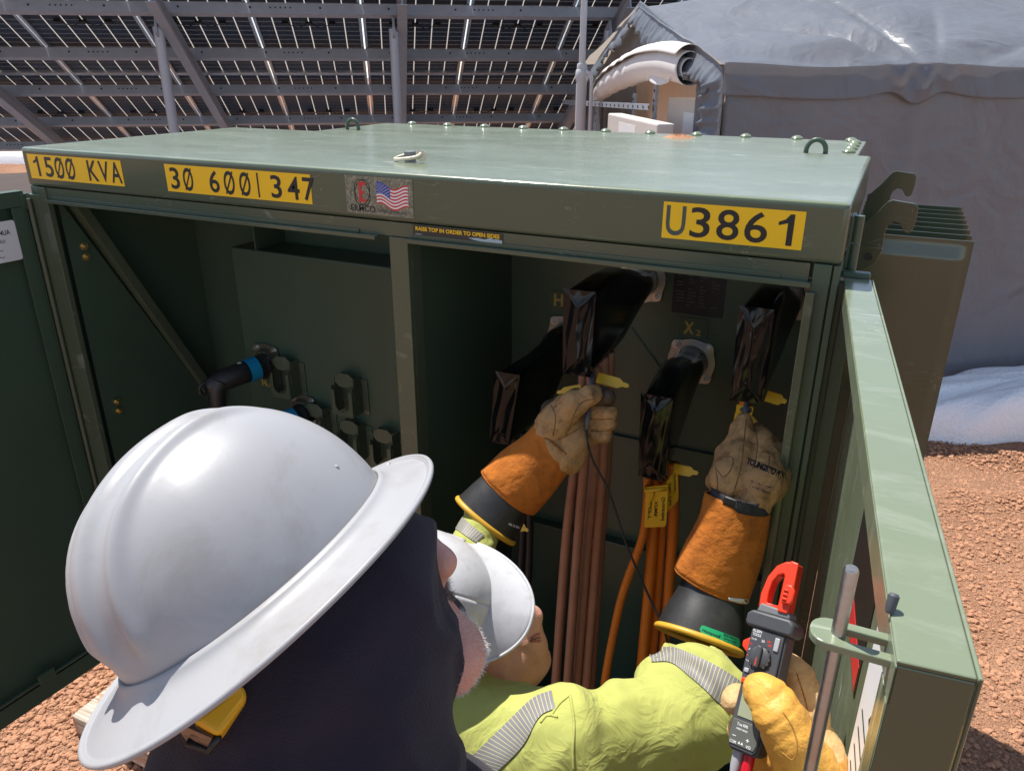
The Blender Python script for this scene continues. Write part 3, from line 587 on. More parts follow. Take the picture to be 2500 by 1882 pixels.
# lifting eyes
for cx, cy in ((-.135, .845), (-1.641, .942)):
    mb = MB(); p = [np.array([cx-.0235*math.cos(a), cy, 1.817+.028*math.sin(a)]) for a in np.linspace(-.2, math.pi+.2, 22)]; mb.tube(p, .0062, 10); mb.build('lifting_eye', gi, tx, smooth=True)
V = []; F = []; n = 26; rr_ = np.random.RandomState(8)
for j in range(9):
    for k in range(n): a = 2*math.pi*k/n; q = 1-j/8; V.append((-.56+.045*q*math.cos(a)*(1+.25*math.sin(3*a)), 1.13+.03*q*math.sin(a), 1.8121+.010*(1-q**2)*(.5+.8*rr_.rand())*(j > 0)))
F = [(j*n+k, j*n+(k+1) % n, (j+1)*n+(k+1) % n, (j+1)*n+k) for j in range(8) for k in range(n)]+[tuple(range(8*n, 9*n))]
tag(obj('dirt_heap', V, F, G['stone']), 'small heap of red dirt lying on the top of the green cabinet', 'dirt')
# hood bolt with its bent wire keeper
mb = MB(); mb.lathe([(0, .0135), (.022, .0135), (.0225, .006)], (-.918, .172, 1.82), (0, 0, 1), 5); hb = mb.build('hood_bolt', mat('grey_bolt', (.2, .2, .22), .5, metal=.4), tx, auto=30)
mb = MB(); mb.tube(spline([(-.940, .19, 1.832), (-.950, .165, 1.827), (-.940, .150, 1.826), (-.91, .150, 1.829), (-.887, .155, 1.834), (-.884, .165, 1.840)], 6), .0036, 8); mb.lathe([(0, .0125), (.003, .0125), (.003, .004)], (-.884, .166, 1.8345), (.25, -1, .1), 16); mb.build('wire_keeper', mat('pale_wire', (.62, .55, .42), .45, metal=.5), hb, auto=40)
# header, drip rails, posts
mb = MB(); mb.box((-1.945, .0035, 1.692), (-.047, .03, 1.7205)); mb.build('header', gr, tx)
for a, b in ((-1.925, -.893), (-.822, -.041)):
    mb = MB(); mb.box((a, -.013, 1.689), (b, .02, 1.6915)); mb.box((a, -.0155, 1.684), (b, -.0132, 1.6925)); mb.box((a+.01, -.0, 1.6918), (b-.05, .0025, 1.7)); mb.build('drip_rail', gr, tx, bevel=.001)
mb = MB(); mb.box((-.868, .0, .24), (-.823, .012, 1.6905)); mb.box((-.8255, .0125, .24), (-.8232, .05, 1.6905)); mb.box((-.868, .0125, .24), (-.8657, .03, 1.6905)); mb.build('centre_post', gr, tx, bevel=.0016)
mb = MB(); mb.box((-.041, -.0005, .24), (-.013, .02, 1.7215)); mb.box((-.0105, .002, .2), (.0, .03, 1.7205)); mb.build('right_jamb', gi, tx, bevel=.0015); MB().box((-.002, .031, .2), (.03, .056, 1.685)).build('hinge_strip', gi, tx)
mb = MB(); mb.box((-.047, -.0115, .3), (-.0315, -.0008, 1.676)); mb.build('latch_strip', gr, tx, bevel=.002)
mb = MB(); mb.box((-2.0, .0, .2), (-1.965, .018, 1.7)); mb.box((-1.965, -.002, .24), (-1.935, .014, 1.7215)); mb.tube([(-2.0, -.008, .22), (-2.0, -.008, 1.69)], .006, 10); mb.box((-2.03, .019, .2), (-1.975, .022, 1.70)); mb.box((-2.06, .001, .2), (-2.001, .0185, 1.70)); mb.build('left_jamb', gr, tx, bevel=.0015)
# folded stay of the left compartment: an angle bar running down its side wall
mb = MB(); d = np.array([0, .36, -.72]); d /= np.linalg.norm(d); n_ = np.array([0, d[2], -d[1]]); a = np.array([-1.935, .05, 1.69]); b = np.array([-1.935, .43, .93]); c = (a+b)/2; L_ = np.linalg.norm(b-a)/2
mb.obox(c, d*L_, n_*.0012, (.018, 0, 0)); mb.obox(c+np.array([.018, 0, 0])-n_*.014, d*L_, n_*.014, (.0012, 0, 0)); mb.build('angle_stay', gr, tx, bevel=.0008)
mb = MB(); mb.prism([(.03, 1.69), (.43, .93), (.43, .6), (.03, .6)], (-1.938, 0, 0), (0, 1, 0), (0, 0, 1), (-1, 0, 0), .002); mb.build('gusset_plate', gi, tx)
def hexnut(name, o, ax, r, m, par):
    mb = MB(); o = np.array(o, float); ax = np.array(ax, float); mb.lathe([(0, r*1.5), (r*.25, r*1.5)], o, ax, 16); mb.lathe([(r*.25, r), (r*1.1, r)], o, ax, 6); mb.lathe([(r*1.1, r*.5), (r*2.0, r*.5)], o, ax, 10); return mb.build(name, m, par, auto=30)
for z in (1.552, 1.523, 1.082, 1.052): hexnut('frame_bolt', (-1.936, .075, z), (1, -.2, 0), .0075, G['brass'], tx)
# stickers
def sticker(name, x0, x1, z0, z1, m, y=-.0012): return MB().box((x0, y, z0), (x1, y+.001, z1)).build(name, m, tx)
def write(s, x, z, w_, h_, m, par, y=-.0016, off=0., name='lettering'):
    V, F = fit_text(s, w_, h_, off); return obj(name, [(x+p[0], y, z+p[1]) for p in V], F, m, par)
st = sticker('number_sticker', -1.976, -1.630, 1.743, 1.804, G['yellow'])
for ch, x, w_ in (('1', -1.956, .022), ('5', -1.914, .032), ('Ø', -1.875, .034), ('Ø', -1.834, .034), ('K', -1.752, .036), ('V', -1.712, .036), ('A', -1.670, .036)):
    h_ = .050 if ch != 'Ø' else .054; write(ch, x, 1.7745-h_/2, w_, h_, G['ink'], st, off=.014)
st = sticker('number_sticker', -1.484, -1.058, 1.742, 1.804, G['yellow'])
for ch, x, w_ in (('3', -1.474, .033), ('Ø', -1.433, .035), ('6', -1.352, .034), ('Ø', -1.308, .036), ('Ø', -1.262, .036), ('|', -1.210, .0085), ('3', -1.172, .034), ('4', -1.126, .037), ('7', -1.084, .035)):
    h_ = .053 if ch in 'Ø|' else .049; write(ch, x+.004, 1.773-h_/2, w_-.004, h_, G['ink'], st, off=.014)
st = sticker('number_sticker', -.296, -.064, 1.741, 1.803, G['yellow'])
for ch, x, w_, m in (('U', -.290, .034, 'greeny'), ('3', -.248, .034, 'ink'), ('8', -.203, .037, 'ink'), ('6', -.157, .037, 'ink'), ('1', -.104, .024, 'ink')):
    if m == 'greeny': G['greeny'] = mat('faded_ink', (.06, .085, .075), .4)
    write(ch, x, 1.7465, w_, .051, G[m], st, off=.01)
# silver maker's plate with a red E inside crossing orbits and a waving flag
def foil():
    m, t, b, nn, ln = nodes('silver_foil'); tc = nn('ShaderNodeTexCoord'); n = nn('ShaderNodeTexNoise', i_Scale=170., i_Detail=6., i_Distortion=1.5); ln(tc.outputs['Object'], n.inputs['Vector'])
    r = nn('ShaderNodeValToRGB'); r.color_ramp.elements[0].position = .4; r.color_ramp.elements[0].color = (.12, .135, .10, 1); r.color_ramp.elements[1].position = .68; r.color_ramp.elements[1].color = (.34, .35, .29, 1); ln(n.outputs['Fac'], r.inputs[0]); ln(r.outputs[0], b.inputs['Base Color'])
    b.inputs['Metallic'].default_value = .55; b.inputs['Roughness'].default_value = .38; bp = nn('ShaderNodeBump', i_Strength=.3, i_Distance=.001); ln(n.outputs['Fac'], bp.inputs['Height']); ln(bp.outputs[0], b.inputs['Normal']); return m
st = sticker('maker_plate', -.968, -.804, 1.7325, 1.8085, foil())
def flat_ring(rx, rz, cx, cz, rot, wd, m, par, y=-.0015):
    o_ = []; i_ = []
    for a in np.linspace(0, 2*math.pi, 40, endpoint=False):
        for L_, k in ((o_, 1), (i_, 1-wd/rx)):
            q = np.array([rx*k*math.cos(a), rz*(1-(1-k)*rx/rz)*math.sin(a)]); c_, s_ = math.cos(rot), math.sin(rot); L_.append((cx+q[0]*c_-q[1]*s_, y, cz+q[0]*s_+q[1]*c_))
    n = 40; return obj('orbit_ring', o_+i_, [(k, (k+1) % n, (k+1) % n+n, k+n) for k in range(n)], m, par)
flat_ring(.0185, .0275, -.926, 1.776, .35, .0018, G['ink'], st); flat_ring(.0185, .0275, -.926, 1.776, -.35, .0018, G['ink'], st, -.0017)
Ep = [(0, 0), (.019, 0), (.019, .006), (.009, .006), (.0085, .0165), (.015, .0165), (.015, .0225), (.0085, .0225), (.009, .034), (.020, .034), (.020, .040), (.0, .040), (.002, .034), (.002, .006)]
obj('emblem', [(-.936+p[0], -.0019, 1.757+p[1]) for p in Ep], [tuple(range(len(Ep)))], G['red'], st)
write('ERMCO', -.957, 1.7375, .061, .0125, G['ink'], st, off=.02); write('MADE IN THE U.S.A.', -.885, 1.739, .066, .0055, mat('dark_blue_ink', (.02, .03, .06), .5), st)
def fl(u, v): return (-.891+.076*u-.004*(1-v)*0, -.0015, 1.752+.043*v+.0055*math.sin(u*7.5+.6)-.004*u)
for k in range(13):
    n = 24; V = [fl(i/n, (k+e)/13) for e in (0, 1) for i in range(n+1)]; F = [(i, i+1, i+n+2, i+n+1) for i in range(n)]
    obj('flag_stripe', V, F, G['red'] if k % 2 == 0 else G['white'], st)
n = 10; V = [np.array(fl(.44*i/n, .46+.54*e))+[0, -.0003, 0] for e in (0, 1) for i in range(n+1)]; fcan = obj('flag_canton', V, [(i, i+1, i+n+2, i+n+1) for i in range(n)], G['blue'], st)
mb = MB()
for r_ in range(7):
    for c_ in range(5+(r_ % 2 == 0)):
        q = np.array(fl(.03+.074*c_+(.037 if r_ % 2 else 0), .5+.07*r_))+[0, -.0005, 0]; s5 = [(q[0]+.0013*(1 if i % 2 == 0 else .45)*math.sin(i*math.pi/5), q[1], q[2]+.0013*(1 if i % 2 == 0 else .45)*math.cos(i*math.pi/5)) for i in range(10)]; mb.add(s5, [tuple(range(10))])
mb.build('flag_star', G['white'], st)
# torn warning strip on the header
st = sticker('warning_strip', -.809, -.606, 1.6955, 1.7195, mat('dark_film', (.035, .033, .03), .35, var=.3, vs_=60), y=.002)
write('RAISE TOP IN ORDER TO OPEN SIDES', -.803, 1.7085, .190, .0082, G['yellow'], st, y=.0016, off=.035); write('800504-01', -.803, 1.7005, .015, .0025, G['white'], st, y=.0016)
tp = [(-.682, 1.7045), (-.66, 1.706), (-.645, 1.7045), (-.632, 1.7085), (-.626, 1.7062), (-.618, 1.7072), (-.607, 1.7052), (-.607, 1.6965), (-.63, 1.6972), (-.65, 1.6995), (-.67, 1.7015)]
obj('torn_patch', [(p[0], .0015, p[1]) for p in tp], [tuple(range(len(tp)))], mat('pale_backing', (.45, .55, .56), .5), st)
# cabinet hinge knuckles, lifting hooks and radiator at the right side
for z in (1.755, 1.40):
    mb = MB()
    for k in range(2): mb.lathe([(k*.047, .0085), (k*.047+.045, .0085)], (.012, .1-.02*(z < 1.5), z-.06), (0, 0, 1), 12)
    mb.box((.0005, .095-.02*(z < 1.5), z-.06), (.006, .14, z+.03)); mb.build('hinge', gi, tx, auto=40)
hk = [(0, .02), (.0, -.005), (.055, .045), (.062, .075), (.0605, .112), (.064, .128), (.074, .137), (.086, .135), (.094, .123), (.099, .117), (.108, .116), (.114, .124), (.117, .150), (.1165, .171), (.110, .179), (.064, .184), (.055, .180), (.03, .145), (.008, .118), (.0, .115)]
def hook(y, dz):
    mb = MB(); nb = len(hk); mb.prism(hk, (-.004, y, 1.565+dz), (1, 0, 0), (0, 0, 1), (0, 1, 0), .008); h = mb.build('lifting_hook', G['gloss'], tx, bevel=.0012)
    mb = MB(); mb.lathe([(0, .009), (.0095, .009)], (.032, y-.0008, 1.622+dz), (0, 1, 0), 18); mb.build('hook_hole', G['ink'], h); return h
hook(.565, 0.0); hook(1.16, -.005)
fins = None; fx0, fx1, ftop, fbot = .045, .272, 1.597, .5
def fin(y):
    ch, th = .022, .009; mb = MB(); z_ = [fbot, fbot+.05, ftop-.055, ftop-.045, ftop-.02, ftop-.008, ftop]; t_ = [.002, .011, .011, .010, .003, .0022, .0018]
    xs = [fx0-.06, fx1-.035, fx1-.022, fx1-.008, fx1]; tx_ = [1, 1, .9, .18, .15]
    ft = np.array([[(x, y-max(.0018, t*k), z) for x, k in zip(xs, tx_)] for z, t in zip(z_, t_)]); bk = ft.copy(); bk[..., 1] = 2*y-ft[..., 1]
    mb.grid(ft); mb.grid(bk[:, ::-1]); a, b = ft.shape[:2]
    for P in (np.stack([ft[-1], bk[-1]]), np.stack([bk[0], ft[0]]), np.stack([bk[:, -1], ft[:, -1]])): mb.grid(P)
    return mb.build('radiator_fin', G['gloss'], tx, auto=30)
f0 = fin(.99)
for k in range(1, 8): copy_to(f0, tx, (0, .0815*k, 0))
mb = MB(); mb.box((-.03, .97, fbot+.03), (.02, 1.2, fbot+.11)); mb.box((-.03, .97, ftop-.17), (.02, 1.6, ftop-.09)); mb.build('radiator_header', gi, tx, bevel=.01)
# left door, standing open towards the camera
dd = np.array([-.07, -1., 0]); dd /= np.linalg.norm(dd); dn = np.array([1., -.07, 0]); dn /= np.linalg.norm(dn); h0 = np.array([-2.022, -.004, 0.])
def LD(s, n, z): return h0+dd*s+dn*n+np.array([0, 0, z])
mb = MB(); dbox(mb, LD, (0, .95), (-.034, -.031), (.2, 1.708)); dbox(mb, LD, (0, .95), (-.0305, 0), (1.7055, 1.708)); dbox(mb, LD, (0, .95), (-.0305, 0), (.2, .203)); dbox(mb, LD, (0, .003), (-.0305, 0), (.2035, 1.705)); dbox(mb, LD, (.947, .95), (-.0305, 0), (.2035, 1.705)); dbox(mb, LD, (.004, .946), (-.003, 0.0), (1.668, 1.705)); dbox(mb, LD, (.004, .946), (-.003, 0), (.2035, .26)); dbox(mb, LD, (.0035, .04), (-.0035, -.0005), (.261, 1.667))
dl = mb.build('door', gi, tx, bevel=.0012)
mb = MB(); dbox(mb, LD, (-.006, .012), (.0005, .006), (1.66, 1.70)); mb.tube([LD(-.008, .004, .22), LD(-.008, .004, 1.70)], .005, 10); mb.build('hinge', gi, dl, auto=40)
mb = MB(); dbox(mb, LD, (.10, .50), (.0005, .010), (.275, .283)); dbox(mb, LD, (.25, .30), (.0005, .012), (.268, .300)); mb.build('door_stay', gi, dl, bevel=.002)
lab = [(.003, 1.640), (.045, 1.64), (.045+.12, 1.64)]
mb = MB(); mb.prism(rpoly(.22, .105, .006), LD(.045+.105, -.0025, 1.585), dd, (0, 0, 1), dn, .001); lb = mb.build('paper_label', G['white'], dl)
def ldw(s, at_, z, w_, h_, m=G['ink'], off=0):
    V, F = fit_text(s, w_, h_, off); obj('lettering', [LD(at_-p[0], -.0012, z+p[1]) for p in V], F, m, lb)
ldw('COVER', .110, 1.603, .026, .010); ldw('4UA', .083, 1.602, .026, .013, off=.02); ldw('WASH', .098, 1.582, .024, .0095); ldw('____', .145, 1.596, .035, .001); ldw('____', .145, 1.575, .045, .001); ldw('BC', .115, 1.545, .03, .02, off=-.02)
# right door
rd = np.array([.095, -.954, 0]); rd /= np.linalg.norm(rd); rn = np.array([rd[1], -rd[0], 0]); r0 = np.array([.0045, .058, 0.])       # rn points away from the door's inside (to -x)
if rn[0] > 0: rn = -rn
def RD(s, n, z): return r0+rd*s+rn*n+np.array([0, 0, z])
mb = MB(); dbox(mb, RD, (.0, .958), (-.0465, -.0435), (.2, 1.69)); dbox(mb, RD, (.0, .958), (-.043, 0), (1.6865, 1.69)); dbox(mb, RD, (0, .958), (-.043, 0), (.2, .203)); dbox(mb, RD, (.955, .958), (-.043, 0), (.2035, 1.686)); dbox(mb, RD, (0, .003), (-.043, 0), (.2035, 1.686))
dbox(mb, RD, (.003, .958), (-.003, .0), (1.655, 1.686)); dbox(mb, RD, (.925, .955), (-.003, 0), (.2035, 1.6545)); dbox(mb, RD, (.0035, .03), (-.003, 0), (.2035, 1.6545))
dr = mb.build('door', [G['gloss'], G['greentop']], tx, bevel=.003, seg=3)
for p in dr.data.polygons: p.material_index = 1 if p.normal.z > .5 or abs(p.normal.x) > .8 else 0  # top and side faces take the lighter green with sunlight painted in
def rdp(name, s, z, m, n=(-.0432, -.0422), par=None): mb = MB(); dbox(mb, RD, s, n, z); return mb.build(name, m, par or dr)
b1 = rdp('danger_label', (.42, .62), (1.36, 1.56), G['ink']); rdp('red_band', (.425, .615), (1.365, 1.40), G['red'], (-.042, -.0415), b1)
w1 = rdp('warning_label', (.66, .88), (1.18, 1.58), G['white']); rdp('red_band', (.67, .87), (1.54, 1.572), G['red'], (-.042, -.0415), w1)
for k in range(9):
    dbox(MB(), RD, (.68, .86-.02*(k % 3)), (-.0418, -.0414), (1.40-.024*k, 1.4025-.024*k)).build('print_line', G['ink'], w1)
fg = [(-.03, .1), (.0, .13), (.03, .1), (.01, .06), (.05, .02), (.03, .01), (.0, .04), (-.03, -.03), (-.05, -.02), (-.02, .05)]; obj('pictogram', [RD(.77+p[0], -.0414, 1.44+p[1]*.7) for p in fg], [tuple(range(len(fg)))], G['ink'], w1)
mb = MB(); ra = np.array([.0665, -.868, 0]); mb.tube([ra+[0, 0, .35], ra+[0, 0, 1.727], ra+[0, 0, 1.729]], [.0047, .0047, .0036], 16); mb.build('latch_rod', mat('brushed_steel', (.42, .4, .37), .38, metal=1, var=.12, vs_=40, bump=.1, bs=200), dr, auto=40)
for z in (1.672, .5):
    ou = [(p[0]-.002, p[1]) for p in rpoly(.062, .027, .012)]; inn_ = [(p[0]+.004, p[1]) for p in rpoly(.040, .0125, .005)]
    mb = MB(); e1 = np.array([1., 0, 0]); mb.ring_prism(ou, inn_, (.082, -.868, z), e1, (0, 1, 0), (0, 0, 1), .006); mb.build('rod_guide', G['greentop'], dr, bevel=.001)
mb = MB(); mb.lathe([(0, .002), (.003, .0032), (.012, .0036), (.0135, .0024)], (.094, -.850, 1.69), (.1, .5, 1), 12); mb.build('rubber_bumper', mat('grey_rubber', (.07, .075, .085), .6), dr, auto=40)
mb = MB(); mb.box((.0, .062, 1.688), (.045, .082, 1.699)); mb.build('hinge_cap', gi, dr, bevel=.003)
# switch housing, elbow flanges, parking stands
mb = MB(); mb.box((-1.696, .37, .3), (-.846, .4985, 1.515)); sw = mb.build('switch_housing', gi, tx, bevel=.006, seg=3)
mb = MB(); mb.box((-1.60, .372, 1.516), (-1.595, .4985, 1.7)); mb.build('divider_strip', gi, tx)
def stand(x, z):
    w_, y0, yb = .074, .315, .3685; mb = MB()
    U_ = [(-w_/2, .03), (-w_/2, -.05), (w_/2, -.05), (w_/2, .03), (w_/2-.012, .03), (w_/2-.012, -.014)]+[((w_/2-.012)*math.cos(a), -.014-(.023)*math.sin(a)) for a in np.linspace(.3, math.pi-.3, 9)]+[(-w_/2+.012, -.014), (-w_/2+.012, .03)]
    mb.prism(U_, (x, y0, z), (1, 0, 0), (0, 0, 1), (0, 1, 0), .002)
    for s in (-1, 1): mb.prism([(0, .04), (.0, -.05), (yb-y0, -.05), (yb-y0, .04)], (x+s*w_/2-(0 if s < 0 else .002), y0+.0022, z), (0, 1, 0), (0, 0, 1), (1, 0, 0), .002)
    oc = [(-.034, .050), (-.034, .064), (-.016, .077), (.016, .077), (.034, .064), (.034, .050), (.016, .036), (-.016, .036)]
    mb.prism(oc, (x, y0+.012, z), (1, 0, 0), (0, .1, 1), (0, 1, 0), .002)
    for s in (-1, 1): mb.box((x+s*.034-.001, y0+.0145, z+.03), (x+s*.034+.001, yb, z+.064))
    mb.box((x-w_/2-.02, yb-.002, z-.055), (x+w_/2+.02, yb, z+.055)); return mb.build('parking_stand', gr, tx)
s0 = stand(-1.515, 1.13)
for x, z in ((-1.285, 1.115), (-1.41, .995), (-1.282, .965), (-1.162, .962)): copy_to(s0, tx, (x+1.515, 0, z-1.13))
def flange(o, ax, r, mtl, name='bushing_flange'):
    o = np.array(o, float); mb = MB(); P = []
    for k in range(60):
        a = 2*math.pi*k/60; P.append(((r*(1+.17*max(0, math.cos(4*(a-math.pi/4)))**2))*math.cos(a), (r*(1+.17*max(0, math.cos(4*(a-math.pi/4)))**2))*math.sin(a)))
    mb.prism(P, o, (1, 0, 0), (0, 0, 1), (0, -1, 0), .007); mb.lathe([(.007, r*.72), (.018, r*.70), (.026, r*.62), (.026, r*.5)], o, (0, -1, 0), 32, cap=False); f = mb.build(name, mtl, tx, bevel=.001, auto=35)
    for k in range(4):
        a = math.pi/4+k*math.pi/2; hexnut('nut', o+np.array([r*.95*math.cos(a), -.007, r*.95*math.sin(a)]), (0, -1, 0), .0075, G['steel'], f)
    return f
for x, z in ((-1.60, 1.175), (-1.475, 1.03)): flange((x, .3695, z), (0, -1, 0), .052, mat('olive_flange', (.2, .19, .13), .4, metal=.7))
bush = mat('cast_flange', (.46, .45, .41), .36, metal=.85, var=.2)
BUSH = [(-.655, 1.35), (-.465, 1.53), (-.325, 1.335), (-.125, 1.53)]
for x, z in BUSH: flange((x, .4995, z), (0, -1, 0), .06, bush)
# plates and terminal letters
npl = MB().box((-.386, .4965, 1.455), (-.262, .4985, 1.66)).build('nameplate', mat('dark_plate', (.03, .03, .032), .4, metal=.4), tx)
mb = MB()
for k in range(22):
    z = 1.645-.008*k
    for j in range(4):
        if rs.rand() < .7: mb.box((-.378+.028*j, .4958, z), (-.378+.028*j+rs.uniform(.006, .022), .4961, z+.0025))
mb.build('engraving', mat('faint_print', (.09, .09, .09), .5), npl)
G['dim'] = mat('ochre_letter', (.45, .33, .07), .5)
for s, x, z, w_, h_, small in (('X', -.352, 1.405, .026, .032, '2'), ('H', -.70, 1.43, .026, .034, '0')):
    p = MB().box((x-.012, .4968, z-.008), (x+.058, .4984, z+.042)).build('terminal_label', gr, tx); write(s, x, z, w_, h_, G['dim'], p, y=.4964, off=.03); write(small, x+.03, z-.002, .014, .016, G['dim'], p, y=.4964, off=.02)
p = MB().box((-1.642, .3675, 1.072), (-1.588, .3688, 1.108)).build('terminal_label', gi, tx); write('H', -1.637, 1.08, .018, .022, G['dim'], p, y=.3672, off=.03); write('1A', -1.616, 1.079, .020, .013, G['dim'], p, y=.3672, off=.02)
MB().tube([A(1364, 707, y=.499), A(1440, 812, y=.499)], .0025, 6).build('weld_seam', gi, tx)
z = A(1320, 938, y=.49)[2]; MB().box((-.82, .488, z-.006), (-.03, .4985, z)).build('ledge', gi, tx, bevel=.001); z = A(1320, 1170, y=.47)[2]; MB().box((-.82, .468, z-.008), (-.03, .4985, z)).build('ledge', gi, tx, bevel=.001)
# ================================================================ things hanging in the compartments
from mathutils.bvhtree import BVHTree
_bv = {}
def press(o, uv, off=.0008):
    """points where sight lines through survey pixels meet an object's surface, lifted by off along the surface normal"""
    if o.name not in _bv:
        me = o.data; b = WL[o.name]; _bv[o.name] = BVHTree.FromPolygons([tuple(v.co+Vector(b)) for v in me.vertices], [tuple(p.vertices) for p in me.polygons])
    out = []; last = None; bv = _bv[o.name]; R = [Vector(ray(u, v)).normalized() for u, v in np.asarray(uv, float).reshape(-1, 2)]; H = [bv.ray_cast(Vector(C0), r) for r in R]
    dist = [h[3] for h in H if h[0] is not None]; last = dist[0] if dist else .9
    for r, h in zip(R, H):
        if h[0] is None: h = bv.find_nearest(Vector(C0)+r*last)
        else: last = h[3]
        n = h[1] if h[1].dot(r) < 0 else -h[1]; out.append(np.array(h[0]+n*off))
    return np.array(out)
def ptext(o, s, p0, p1, hgt, m, par, off=.0006, bold=.03, name='lettering', slant=0):
    """writing laid on a surface from pixel p0 to p1 along its base line"""
    p0, p1 = np.array(p0, float), np.array(p1, float); d = p1-p0; L_ = np.linalg.norm(d); d /= L_; n = np.array([d[1], -d[0]])
    V, F = fit_text(s, L_, hgt, bold); q = p0+V[:, :1]*d+V[:, 1:]*(n+slant*d); return obj(name, press(o, q, off), F, m, par)
def pline(o, pts, r, m, par, name='seam', off=.0003, n=6): return MB().tube(press(o, spline([np.array(p, float) for p in pts], n), off), r, 5).build(name, m, par, smooth=True)
def ppatch(o, quad, m, par, name, nu=16, nv=6, off=.0008, round_=0, thick=0):
    """patch laid on a surface over a pixel quad (tl, tr, br, bl)"""
    tl, tr, br, bl = (np.array(k, float) for k in quad); P = []
    for j in range(nv+1):
        for i in range(nu+1):
            u, v = i/nu, j/nv
            if round_: vv = (v-.5)*math.sqrt(max(0, 1-max(0, (abs(u-.5)*2-1+round_)/round_)**2)); v = .5+vv
            P.append((tl*(1-u)+tr*u)*(1-v)+(bl*(1-u)+br*u)*v)
    W_ = press(o, P, off).reshape(nv+1, nu+1, 3); mb = MB(); mb.grid(W_); return mb.build(name, m, par, smooth=True, solid=thick)
# ---- load break elbows
def elbow(off, label):
    o = np.array(off, float); B = np.array([-1.60, .345, 1.175]); e = thing('elbow_connector', label, 'elbow connector', B+o, 'elbow connectors on the left compartment wall')
    p = [A(572, 790, y=.33), A(552, 795, y=.295), A(522, 806, y=.25), A(485, 820, y=.20), A(452, 836, y=.16)]; p = [q+o for q in p]; ax = p[4]-p[0]; ax /= np.linalg.norm(ax)
    mb = MB(); mb.tube([B+o, p[0], p[1]], [.03, .034, .034], 20); mb.tube([p[0], p[0]+ax*.012], .040, 20); mb.build('probe_end', G['rubber'], e, auto=50)
    mb = MB(); mb.tube([p[1]-ax*.004, p[1]+ax*.03], .0362, 24); mb.build('tape_band', G['tape'], e, auto=50)
    en = p[4]; dn_ = np.array([.03, .02, -1]); mb = MB(); mb.tube([p[1]+ax*.0255, p[2], p[3], en-ax*.02, en+ax*.01], [.0345, .033, .032, .03, .02], 20); mb.tube(spline([p[3]+ax*.012, p[3]+ax*.03+dn_*.03, p[3]+ax*.035+dn_*.12, p[3]+ax*.03+dn_*.25], 5), np.linspace(.030, .017, 16), 16); mb.build('elbow_body', G['rubber'], e, smooth=True)
    mb = MB(); c = en+ax*.012; q = [c+np.cross(ax, (0, 0, 1))*.0+ax*.018*math.cos(a)*1+np.array([0, 0, .018])*math.sin(a) for a in np.linspace(0, 2*math.pi, 18)]; mb.tube(q, .0055, 8); mb.build('pulling_eye', G['rubber'], e, smooth=True)
    mb = MB(); mb.tube(spline([p[3]+ax*.03+dn_*.2, p[3]+ax*.02+dn_*.45, np.array([-1.66, .27, .3])+o, np.array([-1.62, .3, .13])+o], 6), .014, 12); mb.build('cable', mat('grey_cable', (.05, .05, .055), .5), e, smooth=True)
    f = ax*.008; mb = MB(); t_ = np.array([0, 0, 1.])-ax*ax[2]; t_ /= np.linalg.norm(t_); mb.obox(p[2]+t_*.0335+ax*.0, ax*.005, np.cross(ax, t_)*.004, t_*.001); mb.build('date_mark', G['white'], e)
    return e
elbow((0, 0, 0), 'black elbow connector with a blue tape band, upper one on the left compartment wall')
elbow((.125, 0, -.145), 'black elbow connector with a blue band, mostly hidden behind the white full brim hat')
